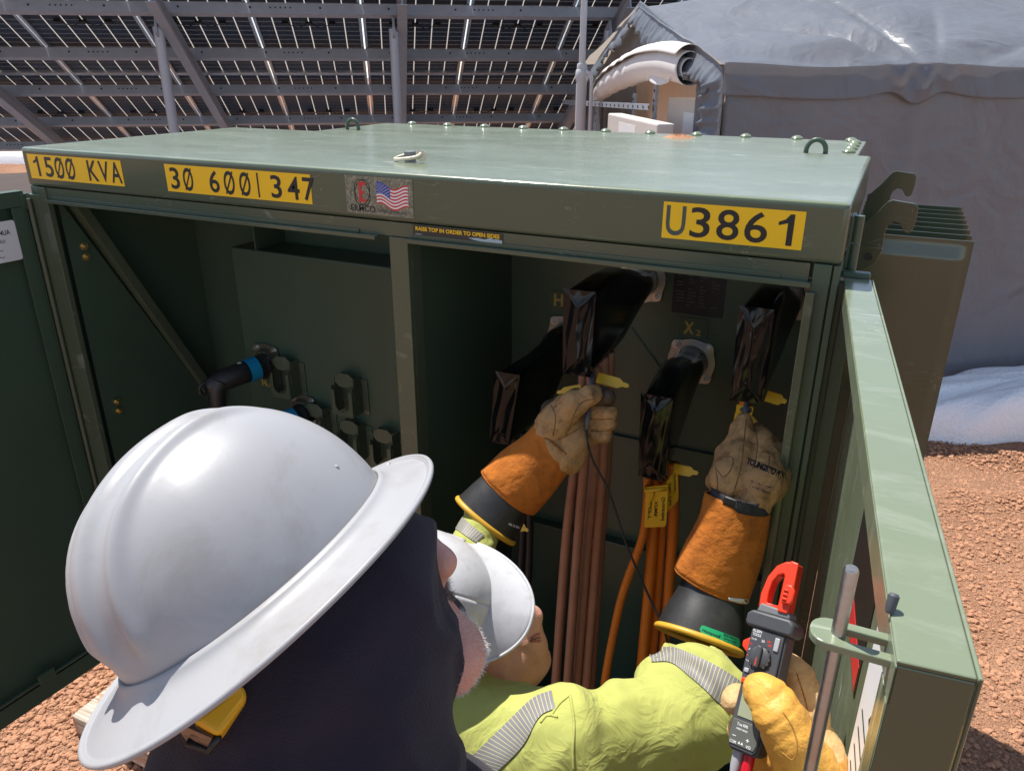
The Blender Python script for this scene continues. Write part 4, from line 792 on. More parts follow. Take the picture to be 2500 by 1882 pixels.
# ---- insulating boots
def sst_(x): x = min(1, max(0, x)); return x*x*(3-2*x)
def boot(fr, y, bush_, label, hb):
    """fr: front corners tl, tr, br, bl in the survey picture at depth y"""
    c = [A(u, v, y=y) for u, v in fr]; tl, tr, br, bl = c; bx, bz = bush_; t = thing('terminal_boot', label, 'terminal cover', (tl+br)/2, 'black vinyl boots over the terminals')
    w0 = (np.linalg.norm(tr-tl)+np.linalg.norm(br-bl))/2; cx0 = np.mean([q[0] for q in c]); zt = (tl[2]+tr[2])/2; zb = (bl[2]+br[2])/2
    P = []; ys = [y, y+.004, y+.012, y+.05, y+.13, y+.22, .40, .44, .475]
    for k, yy in enumerate(ys):
        f = (yy-y)/(.475-y); g_ = min(1, max(0, (yy-y-.17)/(.44-y-.17))); g_ = g_*g_*(3-2*g_)
        sh = [.93, .975, 1, 1.04, 1.04, 1.02, 1, 1, 1][k]; hw = (w0/2*(1-g_)+.043*g_)*sh; z1 = zt*(1-g_)+(bz+.043)*g_; z0 = zb*(1-g_)+(bz-.043)*g_
        cz, hh = (z0+z1)/2, (z1-z0)/2*(sh if k < 3 else 1); cx = cx0+(bx-cx0)*min(1, max(0, (yy-y)/(.34-y)))
        n_ = 2.0+4*(1-g_); ring = []
        for a in np.linspace(0, 2*math.pi, 48, endpoint=False):
            ca, sa = math.cos(a), math.sin(a); q = (abs(ca)**n_+abs(sa)**n_)**(-1/n_); lean = (bl[0]+br[0]-tl[0]-tr[0])/2*(.5-.5*sa*q)*(1-g_)
            ring.append((cx+hw*ca*q+lean-(bl[0]+br[0]-tl[0]-tr[0])/4*(1-g_), yy, cz+hh*sa*q))
        P.append(ring+[ring[0]])
    mb = MB(); mb.grid(np.array(P)[:, ::-1]); sh_ = mb.build('boot', G['black'], t, smooth=True)
    # dished face with creases running in from its corners
    nu, nv = 26, 60; Q = np.zeros((nv+1, nu+1, 3))
    for j in range(nv+1):
        for i in range(nu+1):
            u, v = i/nu, j/nv; p = (tl*(1-u)+tr*u)*(1-v)+(bl*(1-u)+br*u)*v; U_, V_ = abs(u-.5)*2, min(v, 1-v)*hb*2
            cr = min(1-U_, V_*1.0); d = -.0065*sst_(cr*.8+.08)*1.1-.001*math.exp(-((1-U_)-V_)**2/.01)*(V_ < 1)*min(1, cr*6)+(.0009*math.sin(v*13+u*5+hb*9)+.0007*math.sin(u*15+v*6+hb*4))*min(1, cr*3)
            d += .0007*math.sin(u*7+v*4+hb*5)*min(1, cr*3)+.0005*math.sin(v*9+u*3+hb*7); e = min(u, 1-u, v, 1-v); q = p.copy(); q[1] = y-.0012+d; Q[j, i] = q
    mb = MB(); mb.grid(Q); mb.build('boot_face', G['black'], t, smooth=True); return t
boot([(1070, 801), (1124, 810), (1099, 960), (1058, 955)], .13, BUSH[0], 'black vinyl terminal boot nearest the dark partition, lower left of the four', 2.4)
boot([(1217, 623), (1288, 631), (1275, 815), (1216, 806)], .05, BUSH[1], 'black vinyl terminal boot with the left glove and probe right under it', 2.5)
boot([(1385, 848), (1455, 861), (1436, 1041), (1378, 1026)], .09, BUSH[2], 'black vinyl terminal boot below the X2 letter, above the orange cables', 2.6)
boot([(1597, 659), (1674, 669), (1644, 872), (1576, 864)], .05, BUSH[3], 'black vinyl terminal boot beside the right jamb, above the right glove', 2.3)
# ---- cables: every one its own thing
G['brown'] = mat('red_brown_cable', (.40, .19, .115), .5, var=.3, vs_=18, bump=.1, bs=80, dirt=(.2, .14, .1), dirt_amt=.35, dirt_s=30); G['orange'] = mat('orange_cable', (.72, .20, .012), .45, var=.12, vs_=14, bump=.08, bs=80, dirt=(.3, .1, .03), dirt_amt=.4, dirt_s=24)
def cable(pts, r, m, label, group, cat='cable', fl=None):
    p = [A(u, v, y=y) for u, v, y in pts]; e = p[-1].copy(); p.append(np.array([e[0]-.01, e[1]+.03, .55])); p.append(np.array([e[0]-.02, e[1]+.05, .131])); q = spline(p, 10)
    o = MB().tube(q, r, 14).build('power_cable', m, smooth=True); return tag(o, label, cat, group)
gb = 'red brown cables below the middle boot'
cable([(1262, 800, .12), (1258, 860, .13), (1243, 1000, .13), (1222, 1180, .12), (1200, 1480, .10)], .0115, G['brown'], 'red brown power cable running down the left edge of the brown bundle', gb)
cable([(1276, 800, .10), (1276, 860, .10), (1262, 1000, .105), (1247, 1180, .10), (1225, 1480, .08)], .0105, G['brown'], 'red brown power cable second from the left in the brown bundle', gb)
cable([(1288, 790, .14), (1291, 860, .14), (1284, 1000, .14), (1268, 1180, .13), (1245, 1480, .11)], .0115, G['brown'], 'red brown power cable in the middle of the brown bundle', gb)
cable([(1303, 770, .15), (1307, 850, .15), (1302, 1000, .15), (1289, 1180, .14), (1266, 1480, .12)], .0118, G['brown'], 'darker red brown power cable at the right edge of the brown bundle', gb)
cable([(1318, 760, .19), (1316, 850, .19), (1311, 1000, .19), (1297, 1180, .18), (1277, 1480, .17)], .011, G['brown'], 'red brown power cable set back behind the right edge of the brown bundle', gb)
go = 'orange cables below the tagged boot'
cable([(1399, 1030, .13), (1398, 1080, .13), (1388, 1160, .125), (1352, 1260, .11), (1333, 1330, .10), (1308, 1460, .08)], .0095, G['orange'], 'orange power cable bending away to the left of its bundle', go)
cable([(1415, 1030, .15), (1412, 1120, .15), (1405, 1230, .15), (1390, 1400, .13)], .0128, G['orange'], 'orange power cable hanging straight under the yellow written tag', go)
cable([(1432, 1030, .17), (1430, 1120, .17), (1424, 1230, .17), (1410, 1400, .16)], .0105, G['orange'], 'orange power cable between the tagged one and the right one', go)
cable([(1457, 1000, .17), (1455, 1120, .17), (1448, 1230, .17), (1434, 1400, .16)], .012, G['orange'], 'orange power cable at the right edge of the orange bundle', go)
gd = 'dark cables below the lower left boot'
cable([(1108, 930, .24), (1128, 1100, .25), (1122, 1250, .24), (1108, 1420, .22)], .011, G['rubber'], 'black power cable in the dark beside the left rubber cuff, left of two', gd)
cable([(1128, 930, .25), (1143, 1100, .26), (1140, 1250, .25), (1128, 1420, .23)], .011, G['rubber'], 'black power cable in the dark beside the left rubber cuff, right of two', gd)
cable([(1612, 850, .14), (1600, 960, .14), (1585, 1100, .14), (1570, 1300, .13)], .012, G['orange'], 'orange power cable hidden behind the right leather glove', 'cables below the right boot')
# ---- yellow serrated ties and written tags
def tie(u, v, u2, v2, y, label, w_=.0115):
    a, b = A(u, v, y=y), A(u2, v2, y=y-.012); d = b-a; L_ = np.linalg.norm(d); d /= L_; n = np.cross(d, -FWD); n /= np.linalg.norm(n); k = 9; up_ = []; lo_ = []
    for i in range(k*2+1):
        s = i/(k*2)*.68*L_; h = w_*(1 if i % 2 else .82); up_.append((s, h)); lo_.append((s, -h))
    end = [(.72*L_, w_*.8), (.8*L_, w_*.42), (.93*L_, w_*.4), (L_, w_*.2), (L_, -w_*.2), (.93*L_, -w_*.4), (.8*L_, -w_*.42), (.72*L_, -w_*.8)]
    o = MB().prism(up_+end+lo_[::-1], a, d, n, np.cross(d, n), .0016).build('cable_tie', G['ytag']); return tag(o, label, 'cable tie', 'yellow serrated ties on the cables')
tie(1290, 815, 1358, 834, .085, 'yellow serrated tie sticking out right of the brown cables under the middle boot'); tie(1255, 838, 1203, 848, .085, 'yellow serrated tie peeking out left above the left leather glove', .009)
tie(1455, 1012, 1508, 1022, .13, 'yellow serrated tie sticking out above the orange cable bundle'); tie(1655, 855, 1699, 868, .11, 'yellow serrated tie in the shade between the right boot and the jamb')
tie(1106, 1128, 1141, 1146, .1, 'yellow tie end beside the left black rubber cuff', .010); tie(1612, 902, 1643, 935, .10, 'yellow tie end right behind the index finger of the right glove', .012)
def tagcard(quad, y, label, lines, hole=True):
    c = [A(u, v, y=y) for u, v in quad]; tl, tr, br, bl = c; ex = tr-tl; ey = bl-tl; n = np.cross(ey, ex); n /= np.linalg.norm(n)
    if n @ FWD > 0: n = -n
    pl = [(.0, .02), (.98, .0), (1, .03), (1, .93), (.93, 1), (.05, 1), (0, .98), (.0, .3), (.02, .26)]; o = MB().prism(pl, tl, ex, ey, n, -.001).build('cable_tag', G['ytag']); tag(o, label, 'tag', 'yellow tags on the orange cables')
    for s, x, w_, y0, y1 in lines:
        V, F = fit_text(s, y1-y0, w_, .02); obj('handwriting', [tl+ex*(x-p[1])+ey*(y0+p[0])+n*.0006 for p in V], F, G['ink'], o)
    return o, tl, ex, ey, n
tagcard([(1438, 1040), (1464, 1010), (1462, 1096), (1440, 1108)], .125, 'yellow tag half hidden behind the written tag on the orange cables', [('Ground', .82, .22, .05, .62), ('Disc Out', .42, .22, .2, .9)])
o, tl, ex, ey, n = tagcard([(1395, 1050), (1443, 1047), (1434, 1138), (1392, 1139)], .095, 'yellow tag handwritten Grounded XFMR LEFT on the orange cables', [('Grounded', .90, .17, .28, .84), ('XFMR', .58, .15, .36, .75), ('LEFT', .30, .15, .40, .80)])
mb = MB(); q = [tl+ex*.32+ey*.1+n*.003, tl+ex*.34+ey*.2+n*.006, tl+ex*.25+ey*.32+n*.006, tl+ex*.2+ey*.5+n*.004]; mb.tube(spline(q, 5), np.linspace(.004, .002, 16), 6); mb.build('tie_loop', G['ytag'], o, smooth=True)
MB().tube([A(1397, 1049, y=.115), A(1395, 1060, y=.085), A(1437, 1056, y=.09), A(1438, 1052, y=.13)], .004, 8).build('tie_loop', G['ytag'], o, smooth=True)
tagcard([(1592, 872), (1628, 880), (1606, 932), (1578, 940)], .105, 'yellow dotted tag under the right boot behind the right glove', [('. . : .', .3, .2, .1, .9)])
# ---- test probes
G['probe'] = mat('grey_probe', (.13, .13, .15), .5); G['lead'] = mat('black_lead', (.02, .02, .02), .5)
pp = thing('test_probe', 'grey test probe held by the left glove with a thin black lead hanging down', 'test probe', A(1270, 880, y=.0), 'test probes')
MB().tube([A(1280, 806, y=.075), A(1277, 838, y=.045), A(1274, 870, y=.02), A(1269, 905, y=-.015), A(1267, 928, y=-.022)], [.005, .0055, .006, .0055, .003], 12).build('handle', G['probe'], pp, smooth=True)
MB().tube(spline([A(1267, 926, y=-.022), A(1269, 955, y=-.03), A(1283, 1000, y=-.03), A(1310, 1050, y=-.035), A(1332, 1110, y=-.04), A(1355, 1180, y=-.06), A(1385, 1250, y=-.08), A(1412, 1310, y=-.12), A(1432, 1350, y=-.13), A(1450, 1420, y=-.14)], 8), .0024, 8).build('lead', G['lead'], pp, smooth=True)
p2 = thing('test_probe', 'grey flanged test probe held up by the right glove under the right boot', 'test probe', A(1610, 890, y=.06), 'test probes'); d = A(1613, 872, y=.085)-A(1609, 915, y=.05); d /= np.linalg.norm(d); b = A(1609, 915, y=.05)
MB().lathe([(-.03, .004), (0, .0045), (.022, .006), (.028, .0065), (.0285, .0105), (.032, .0105), (.0325, .006), (.06, .004)], b, d, 14).build('handle', G['probe'], p2, auto=40)
# ================================================================ people
def leather(name, c1, c2, dark, ds=26, rough=.7, amt=.8):
    m, t, b, nn, ln = nodes(name); tc = nn('ShaderNodeTexCoord'); n = nn('ShaderNodeTexNoise', i_Scale=14., i_Detail=7., i_Roughness=.65); ln(tc.outputs['Object'], n.inputs['Vector'])
    mx = nn('ShaderNodeMix', data_type='RGBA'); ln(n.outputs['Fac'], mx.inputs['Factor']); mx.inputs['A'].default_value = (*c1, 1); mx.inputs['B'].default_value = (*c2, 1)
    n2 = nn('ShaderNodeTexNoise', i_Scale=ds, i_Detail=9., i_Roughness=.72, i_Distortion=.5); ln(tc.outputs['Object'], n2.inputs['Vector']); r = nn('ShaderNodeMapRange'); r.inputs[1].default_value = .5; r.inputs[2].default_value = .68; r.inputs[4].default_value = amt; ln(n2.outputs['Fac'], r.inputs[0])
    m2 = nn('ShaderNodeMix', data_type='RGBA'); ln(r.outputs[0], m2.inputs['Factor']); ln(mx.outputs['Result'], m2.inputs['A']); m2.inputs['B'].default_value = (*dark, 1); ln(m2.outputs['Result'], b.inputs['Base Color'])
    b.inputs['Roughness'].default_value = rough; b.inputs['Specular IOR Level'].default_value = .35
    v = nn('ShaderNodeTexVoronoi', i_Scale=240., feature='DISTANCE_TO_EDGE'); ln(tc.outputs['Object'], v.inputs['Vector']); n3 = nn('ShaderNodeTexNoise', i_Scale=60., i_Detail=5.); ln(tc.outputs['Object'], n3.inputs['Vector'])
    b1 = nn('ShaderNodeBump', i_Strength=.75, i_Distance=.005); ln(n3.outputs['Fac'], b1.inputs['Height']); b2 = nn('ShaderNodeBump', i_Strength=.4, i_Distance=.0007); ln(v.outputs['Distance'], b2.inputs['Height']); ln(b1.outputs[0], b2.inputs['Normal']); ln(b2.outputs[0], b.inputs['Normal']); return m
G['tan'] = leather('tan_leather', (.36, .19, .075), (.52, .31, .13), (.09, .045, .02))
G['tandark'] = leather('dark_leather', (.07, .045, .03), (.12, .08, .05), (.04, .025, .015))
G['suede'] = leather('orange_suede', (.42, .12, .014), (.56, .18, .025), (.18, .05, .012), ds=18, rough=.95, amt=.6)
G['ylea'] = leather('yellow_leather', (.66, .33, .05), (.78, .43, .085), (.34, .15, .03), ds=20, rough=.5, amt=.6); G['ypale'] = leather('pale_leather', (.62, .38, .16), (.74, .50, .24), (.36, .19, .07), ds=20, rough=.65, amt=.6)
G['thread'] = mat('pale_thread', (.62, .42, .2), .8); G['seamd'] = mat('seam_shadow', (.19, .10, .042), .9)
G['rim'] = mat('yellow_rubber', (.62, .35, .03), .45, var=.12, vs_=20, dirt=(.3, .17, .03), dirt_amt=.4)
G['web'] = mat('grey_webbing', (.035, .037, .042), .75, var=.3, vs_=60, bump=.8, bs=1500)
def ch(pts, rad): return chain([A(u, v, **({'d': q[0]} if isinstance(q, list) else {'y': q})) for u, v, q in pts], rad)
# ---- right glove of the kneeling worker
p_right = thing('person', 'worker in lime shirt and white cap style hat, both gloved hands inside the cabinet', 'person', (-.30, -.62, GZ))
prims = ch([(1583, 1075, -.05), (1582, 1038, -.035), (1597, 985, .0)], [.034, .040, .031])+ch([(1628, 1078, -.05), (1650, 1040, -.03), (1655, 1000, .0)], [.034, .040, .030])+ch([(1620, 1000, .0), (1614, 945, .03), (1609, 908, .052)], [.0215, .0185, .0145])
prims += ch([(1556, 1040, -.02), (1572, 980, .005), (1598, 925, .045), (1604, 908, .058)], [.025, .0195, .016, .013])+ch([(1648, 1000, .0), (1650, 955, .03), (1640, 930, .075)], [.023, .020, .016])+ch([(1668, 1012, .0), (1676, 978, .03), (1668, 955, .075)], [.0225, .020, .016])+ch([(1682, 1040, -.01), (1692, 1005, .02), (1686, 985, .06)], [.021, .019, .015])
u0 = union(prims, .0085)
def fgr(P): return u0(P)+.0022*np.abs(wob(P, 55))-.001+.0008*wob(P, 95, s0=5)+.0006*wob(P, 190, s0=12)
fgr.box = u0.box; glr = soft('glove', fgr, .0016, G['tan'], p_right)
for pts in ([(1612, 905), (1606, 960), (1600, 1010), (1580, 1080)], [(1630, 925), (1636, 955), (1634, 985), (1626, 1012)], [(1562, 985), (1583, 990), (1578, 1015), (1562, 1030), (1550, 1015)], [(1662, 985), (1660, 1010)], [(1545, 1000), (1550, 1045), (1545, 1075)]): pline(glr, pts, .0012, G['seamd'], glr, off=-.0002)
ptext(glr, 'YOUNGSTOWN', (1610, 1001), (1692, 1035), 15, G['ink'], glr, bold=.06); ptext(glr, 'la . o .  our', (1622, 1040), (1668, 1055), 3.5, G['ink'], glr); ptext(glr, '. t ial need', (1620, 1050), (1662, 1066), 3.5, G['ink'], glr)
def sleeve(name, secs, ratio, m, par, n=56, cap=False, solid=0, wr=0, seed=0, sub=6, flat=None):
    """tube through sections given by their left and right edge pixels and a depth y (or [d])"""
    S = []
    for uL, vL, uR, vR, q in secs:
        k = {'d': q[0]} if isinstance(q, list) else {'y': q}; S.append(np.concatenate([A(uL, vL, **k), A(uR, vR, **k)]))
    S = np.array(spline(S, sub)); L, R = S[:, :3], S[:, 3:]; c = (L+R)/2; ax = np.gradient(c, axis=0); P = []
    for i in range(len(S)):
        a = (R[i]-L[i])/2; t = ax[i]/np.linalg.norm(ax[i]); b = np.cross(t, a); b = b/np.linalg.norm(b)*np.linalg.norm(a)*ratio; ring = []
        for k in range(n+1):
            q = 2*math.pi*k/n; e = 1+(wr*math.sin(q*5+i*.35+seed)+wr*.7*math.sin(q*9-i*.5+seed*2) if wr else 0); ring.append(c[i]+(a*math.cos(q)+b*math.sin(q))*e)
        P.append(ring)
    P = np.array(P); mb = MB(); mb.grid(P); o = mb.build(name, m, par, smooth=True, solid=solid); return o, P
def edge(P, i, r, m, par, name, n=10): return MB().tube(list(P[i][:-1])+[P[i][0], P[i][1]], r, n, cap=False).build(name, m, par, smooth=True)
gt, P = sleeve('gauntlet', [(1527, 1062, 1662, 1104, -.05), (1512, 1115, 1655, 1150, -.065), (1485, 1170, 1640, 1225, -.082), (1461, 1224, 1616, 1296, -.10)], .72, G['suede'], p_right, solid=.003, wr=.012)
edge(P, -1, .0032, G['suede'], gt, 'hem'); MB().tube(list(P[-3][:-1]*1.0+0), .0010, 5, cap=False).build('stitching', G['thread'], gt, smooth=True)
for dx in (0, 7): pline(gt, [(1548+dx, 1085), (1522+dx, 1150), (1490+dx, 1235)], .0009, G['thread'], gt, 'stitching')
pline(gt, [(1535, 1072), (1590, 1090), (1650, 1122)], .0007, G['thread'], gt, 'stitching')
sb, P = sleeve('wrist_strap', [(1540, 1046, 1666, 1082, -.048), (1536, 1072, 1664, 1108, -.052)], .80, G['web'], p_right, solid=.002, sub=4)
ppatch(sb, [(1570, 1062), (1600, 1073), (1594, 1100), (1563, 1088)], G['ink'], sb, 'buckle', off=.003, thick=.004); ppatch(sb, [(1593, 1073), (1628, 1084), (1618, 1110), (1588, 1098)], G['web'], sb, 'strap_end', off=.0045, thick=.002)
cf, P = sleeve('rubber_cuff', [(1488, 1215, 1606, 1262, -.09), (1470, 1262, 1606, 1318, -.115), (1440, 1310, 1606, 1372, -.145), (1420, 1350, 1601, 1412, -.17)], .74, G['rubber'], p_right, solid=.002)
edge(P, -1, .0062, G['rim'], cf, 'rolled_rim')
G['greenlabel'] = mat('green_label', (.01, .33, .13), .4); G['ink2'] = mat('dark_print', (.01, .05, .03), .5)
lb = ppatch(cf, [(1511, 1348), (1599, 1380), (1594, 1405), (1512, 1370)], G['greenlabel'], cf, 'rating_label', round_=.22, off=.0026, nu=24); ptext(cf, 'Honeywell', (1515, 1365), (1552, 1380), 8.5, G['ink2'], lb, off=.0031, bold=.02); ptext(cf, 'SALISBURY', (1528, 1377), (1549, 1385), 4, G['ink2'], lb, off=.0031)
ptext(cf, 'ELECTRIFLEX', (1561, 1372), (1589, 1383), 5, G['ink2'], lb, off=.0031); ptext(cf, 'NATURAL RUBBER', (1561, 1379), (1588, 1390), 3.5, G['ink2'], lb, off=.0031); ptext(cf, 'CLASS 0  TYPE 1', (1561, 1386), (1587, 1397), 3.5, G['ink2'], lb, off=.0031)
ppatch(gt, [(1572, 1288), (1612, 1292), (1616, 1302), (1574, 1300)], G['white'], gt, 'care_tag', off=.004, nu=4, nv=2, thick=.001)
# ---- left glove: thumb over index finger, three fingers curled
prims = ch([(1185, 955, -.03), (1200, 915, -.02), (1222, 880, .0)], [.040, .037, .027])+ch([(1225, 985, -.03), (1240, 950, -.015), (1252, 925, .0)], [.038, .035, .028])+ch([(1212, 905, -.03), (1240, 872, -.028), (1278, 852, -.012), (1287, 850, -.008)], [.031, .0235, .0175, .0155])
prims2 = ch([(1250, 902, .015), (1292, 890, .02), (1316, 892, .005)], [.021, .0195, .0165])+[]; prims3 = ch([(1252, 925, .012), (1295, 916, .018), (1317, 917, .004)], [.020, .0185, .016]); prims4 = ch([(1258, 946, .005), (1292, 939, .012), (1308, 940, .0)], [.018, .0165, .0145])
ua, ub, uc, ud = union(prims, .014), union(prims2, .01), union(prims3, .01), union(prims4, .01)
def ulf(P):
    r = smin(ua(P), ub(P), .006); r = smin(r, uc(P), .005); return smin(r, ud(P), .005)
def fgl(P): return ulf(P)+.0022*np.abs(wob(P, 55, s0=3))-.001+.0006*wob(P, 190, s0=14)
fgl.box = (np.min([k.box[0] for k in (ua, ub, uc, ud)], 0), np.max([k.box[1] for k in (ua, ub, uc, ud)], 0)); gll = soft('glove', fgl, .0016, G['tan'], p_right)
ui = union(ch([(1190, 885, .005), (1245, 862, .03), (1295, 855, .018), (1312, 857, .008)], [.021, .0195, .0175, .0155]), .012)
def fgi(P): return ui(P)+.001*wob(P, 80, s0=6)
fgi.box = ui.box; tag(soft('index_finger', fgi, .0016, G['tandark'], gll))
for pts in ([(1283, 862), (1258, 868), (1242, 890), (1232, 920), (1222, 940)], [(1190, 875), (1200, 900), (1195, 940)], [(1205, 950), (1235, 935), (1252, 925)], [(1275, 905), (1300, 906), (1322, 904)], [(1275, 931), (1300, 931), (1318, 929)]): pline(gll, pts, .0009, G['seamd'], gll)
gt, P = sleeve('gauntlet', [(1160, 914, 1252, 990, -.025), (1130, 945, 1222, 1025, -.04), (1085, 978, 1190, 1068, -.06), (1044, 1014, 1152, 1108, -.08)], .74, G['suede'], p_right, solid=.003, wr=.012, seed=2)
edge(P, -1, .0032, G['suede'], gt, 'hem'); MB().tube(list(P[-3][:-1]), .0010, 5, cap=False).build('stitching', G['thread'], gt, smooth=True)
pa = [(1176, 936), (1196, 938), (1222, 946), (1246, 962), (1254, 978), (1240, 992), (1216, 1000), (1196, 990), (1182, 965)]; cpx = np.mean(pa, 0); ring = spline([np.array(q) for q in pa+[pa[0]]], 6)[:-1]; lay = np.concatenate([[cpx+(q-cpx)*k for q in ring] for k in (1, .75, .5, .25)]+[[cpx]]); V = press(gt, lay, .0035); n = len(ring); F = [(j*n+i, j*n+(i+1) % n, (j+1)*n+(i+1) % n, (j+1)*n+i) for j in range(3) for i in range(n)]+[(3*n+i, 3*n+(i+1) % n, 4*n) for i in range(n)]; cp = obj('cuff_patch', V, F, G['tan'], gt, smooth=True)
cf, P = sleeve('rubber_cuff', [(1078, 1000, 1165, 1072, -.07), (1050, 1022, 1142, 1100, -.085), (1020, 1048, 1125, 1140, -.105), (990, 1076, 1108, 1172, -.125)], .74, G['rubber'], p_right, solid=.002)
edge(P, -1, .0060, G['rim'], cf, 'rolled_rim'); ptext(cf, 'FEB 16 2021', (1097, 1133), (1120, 1141), 5, G['white'], cf, off=.0025)
# ---- shirt
def hv_mat():
    m, t, b, nn, ln = nodes('lime_cloth'); tc = nn('ShaderNodeTexCoord'); n = nn('ShaderNodeTexNoise', i_Scale=6., i_Detail=8., i_Roughness=.65); ln(tc.outputs['Object'], n.inputs['Vector'])
    mx = nn('ShaderNodeMix', data_type='RGBA'); ln(n.outputs['Fac'], mx.inputs['Factor']); mx.inputs['A'].default_value = (.36, .38, .095, 1); mx.inputs['B'].default_value = (.50, .52, .15, 1)
    n2 = nn('ShaderNodeTexNoise', i_Scale=22., i_Detail=9., i_Roughness=.75); ln(tc.outputs['Object'], n2.inputs['Vector']); r = nn('ShaderNodeMapRange'); r.inputs[1].default_value = .60; r.inputs[2].default_value = .74; r.inputs[4].default_value = .55; ln(n2.outputs['Fac'], r.inputs[0])
    m2 = nn('ShaderNodeMix', data_type='RGBA'); ln(r.outputs[0], m2.inputs['Factor']); ln(mx.outputs['Result'], m2.inputs['A']); m2.inputs['B'].default_value = (.20, .20, .09, 1); ln(m2.outputs['Result'], b.inputs['Base Color']); b.inputs['Roughness'].default_value = .9; b.inputs['Specular IOR Level'].default_value = .15; b.inputs['Sheen Weight'].default_value = .1
    wv = nn('ShaderNodeTexNoise', i_Scale=1400., i_Detail=2.); ln(tc.outputs['Object'], wv.inputs['Vector']); bp = nn('ShaderNodeBump', i_Strength=.35, i_Distance=.001); ln(wv.outputs['Fac'], bp.inputs['Height'])
    c1 = nn('ShaderNodeTexNoise', i_Scale=16., i_Detail=3., i_Distortion=1.2); ln(tc.outputs['Object'], c1.inputs['Vector']); c2_ = nn('ShaderNodeMath', operation='SUBTRACT'); ln(c1.outputs['Fac'], c2_.inputs[0]); c2_.inputs[1].default_value = .5; c3 = nn('ShaderNodeMath', operation='ABSOLUTE'); ln(c2_.outputs[0], c3.inputs[0])
    bq = nn('ShaderNodeBump', i_Strength=.42, i_Distance=.02, invert=True); ln(c3.outputs[0], bq.inputs['Height']); ln(bp.outputs[0], bq.inputs['Normal']); ln(bq.outputs[0], b.inputs['Normal']); return m
G['lime'] = hv_mat()
def tape_mat():
    m, t, b, nn, ln = nodes('striped_reflective_tape'); uv = nn('ShaderNodeUVMap'); sp = nn('ShaderNodeSeparateXYZ'); ln(uv.outputs[0], sp.inputs[0]); a = nn('ShaderNodeMath', operation='FRACT'); ln(sp.outputs[0], a.inputs[0]); c = nn('ShaderNodeMath', operation='LESS_THAN'); ln(a.outputs[0], c.inputs[0]); c.inputs[1].default_value = .14
    mx = nn('ShaderNodeMix', data_type='RGBA'); ln(c.outputs[0], mx.inputs['Factor']); mx.inputs['A'].default_value = (.20, .19, .195, 1); mx.inputs['B'].default_value = (.52, .52, .25, 1); ln(mx.outputs['Result'], b.inputs['Base Color']); b.inputs['Roughness'].default_value = .6; b.inputs['Metallic'].default_value = .0; return m
G['retro'] = tape_mat()
Ach = lambda u, v, d: A(u, v, d=d)
sh_R, el_R, fo_R = Ach(1225, 1605, 1.10), Ach(1500, 1538, 1.17), Ach(1508, 1435, 1.26); nk = Ach(1065, 1600, 1.22); sh_L = Ach(860, 1470, 1.22); el_L = Ach(965, 1285, 1.46); fo_L = A(1050, 1122, y=-.122); hipc = Ach(960, 1900, 1.25); hipc[2] = .70
body = [rc(sh_R, el_R, .074, .076), rc(el_R, fo_R, .078, .062), rc(sh_L, el_L, .085, .07), rc(el_L, fo_L, .056, .046), rc(sh_R+[0, 0, -.06], sh_L+[0, 0, -.03], .085, .09), rc(nk+[0, 0, -.03], sh_R*.7+nk*.3+[0, 0, -.03], .06, .065), rc((sh_R+sh_L)/2+[0, 0, -.22], hipc, .15, .15), rc(sh_R*.6+sh_L*.4+[0, 0, -.2], hipc+[.03, 0, 0], .13, .15), rc(nk, Ach(1075, 1560, 1.24), .062, .056)]
ubd = union(body, .04); ex_el = np.cross(el_R-sh_R, fo_R-el_R); ex_el /= np.linalg.norm(ex_el)
def fold(P, a, b, r, amp, fr, ph):
    """ring folds round a limb between a and b"""
    ab = b-a; L = np.linalg.norm(ab); ab = ab/L; t = (P-a)@ab; rad = np.linalg.norm(P-a-t[:, None]*ab, axis=1); w_ = np.exp(-((t-L*.5)/(L*.45))**2)*(rad < r*2)
    q = P@np.array([31., 17., 23.]); return amp*w_*np.sin(t*fr+ph+1.2*np.sin(q))
def fbody(P):
    r = ubd(P)
    r = r+fold(P, el_R-(el_R-sh_R)*.35, el_R+(fo_R-el_R)*.2, .1, .0065, 95, .3)+fold(P, el_R, fo_R, .09, .005, 80, 1.)+fold(P, sh_R-(el_R-sh_R)*.25, sh_R+(el_R-sh_R)*.45, .13, .008, 60, 2.)
    r = r+.004*wob(P, 13)+.0055*np.abs(wob(P, 15, s0=9))-.003+.0022*np.abs(wob(P, 38, s0=20))-.001+.0006*wob(P, 90, s0=2)
    for ce, aw, ca, cb in cuts: q = P-ce; ax_ = q@aw; r = np.where((np.linalg.norm(q, axis=1) < .2) & (np.abs((P-ca)@cb-.14) < .13), np.maximum(r, ax_), r)
    return r
cR, cL = A(1510, 1400, y=-.175), A(1052, 1128, y=-.125); aR = A(1560, 1255, y=-.10)-cR; aL = A(1120, 1050, y=-.07)-cL; aR /= np.linalg.norm(aR); aL /= np.linalg.norm(aL); nz1 = lambda q: q/np.linalg.norm(q); cuts = [(cR, aR, el_R, nz1(fo_R-el_R)), (cL+aL*.03, aL, el_L, nz1(fo_L-el_L))]
fbody.box = ubd.box; shirt = soft('shirt', fbody, .0036, G['lime'], p_right)
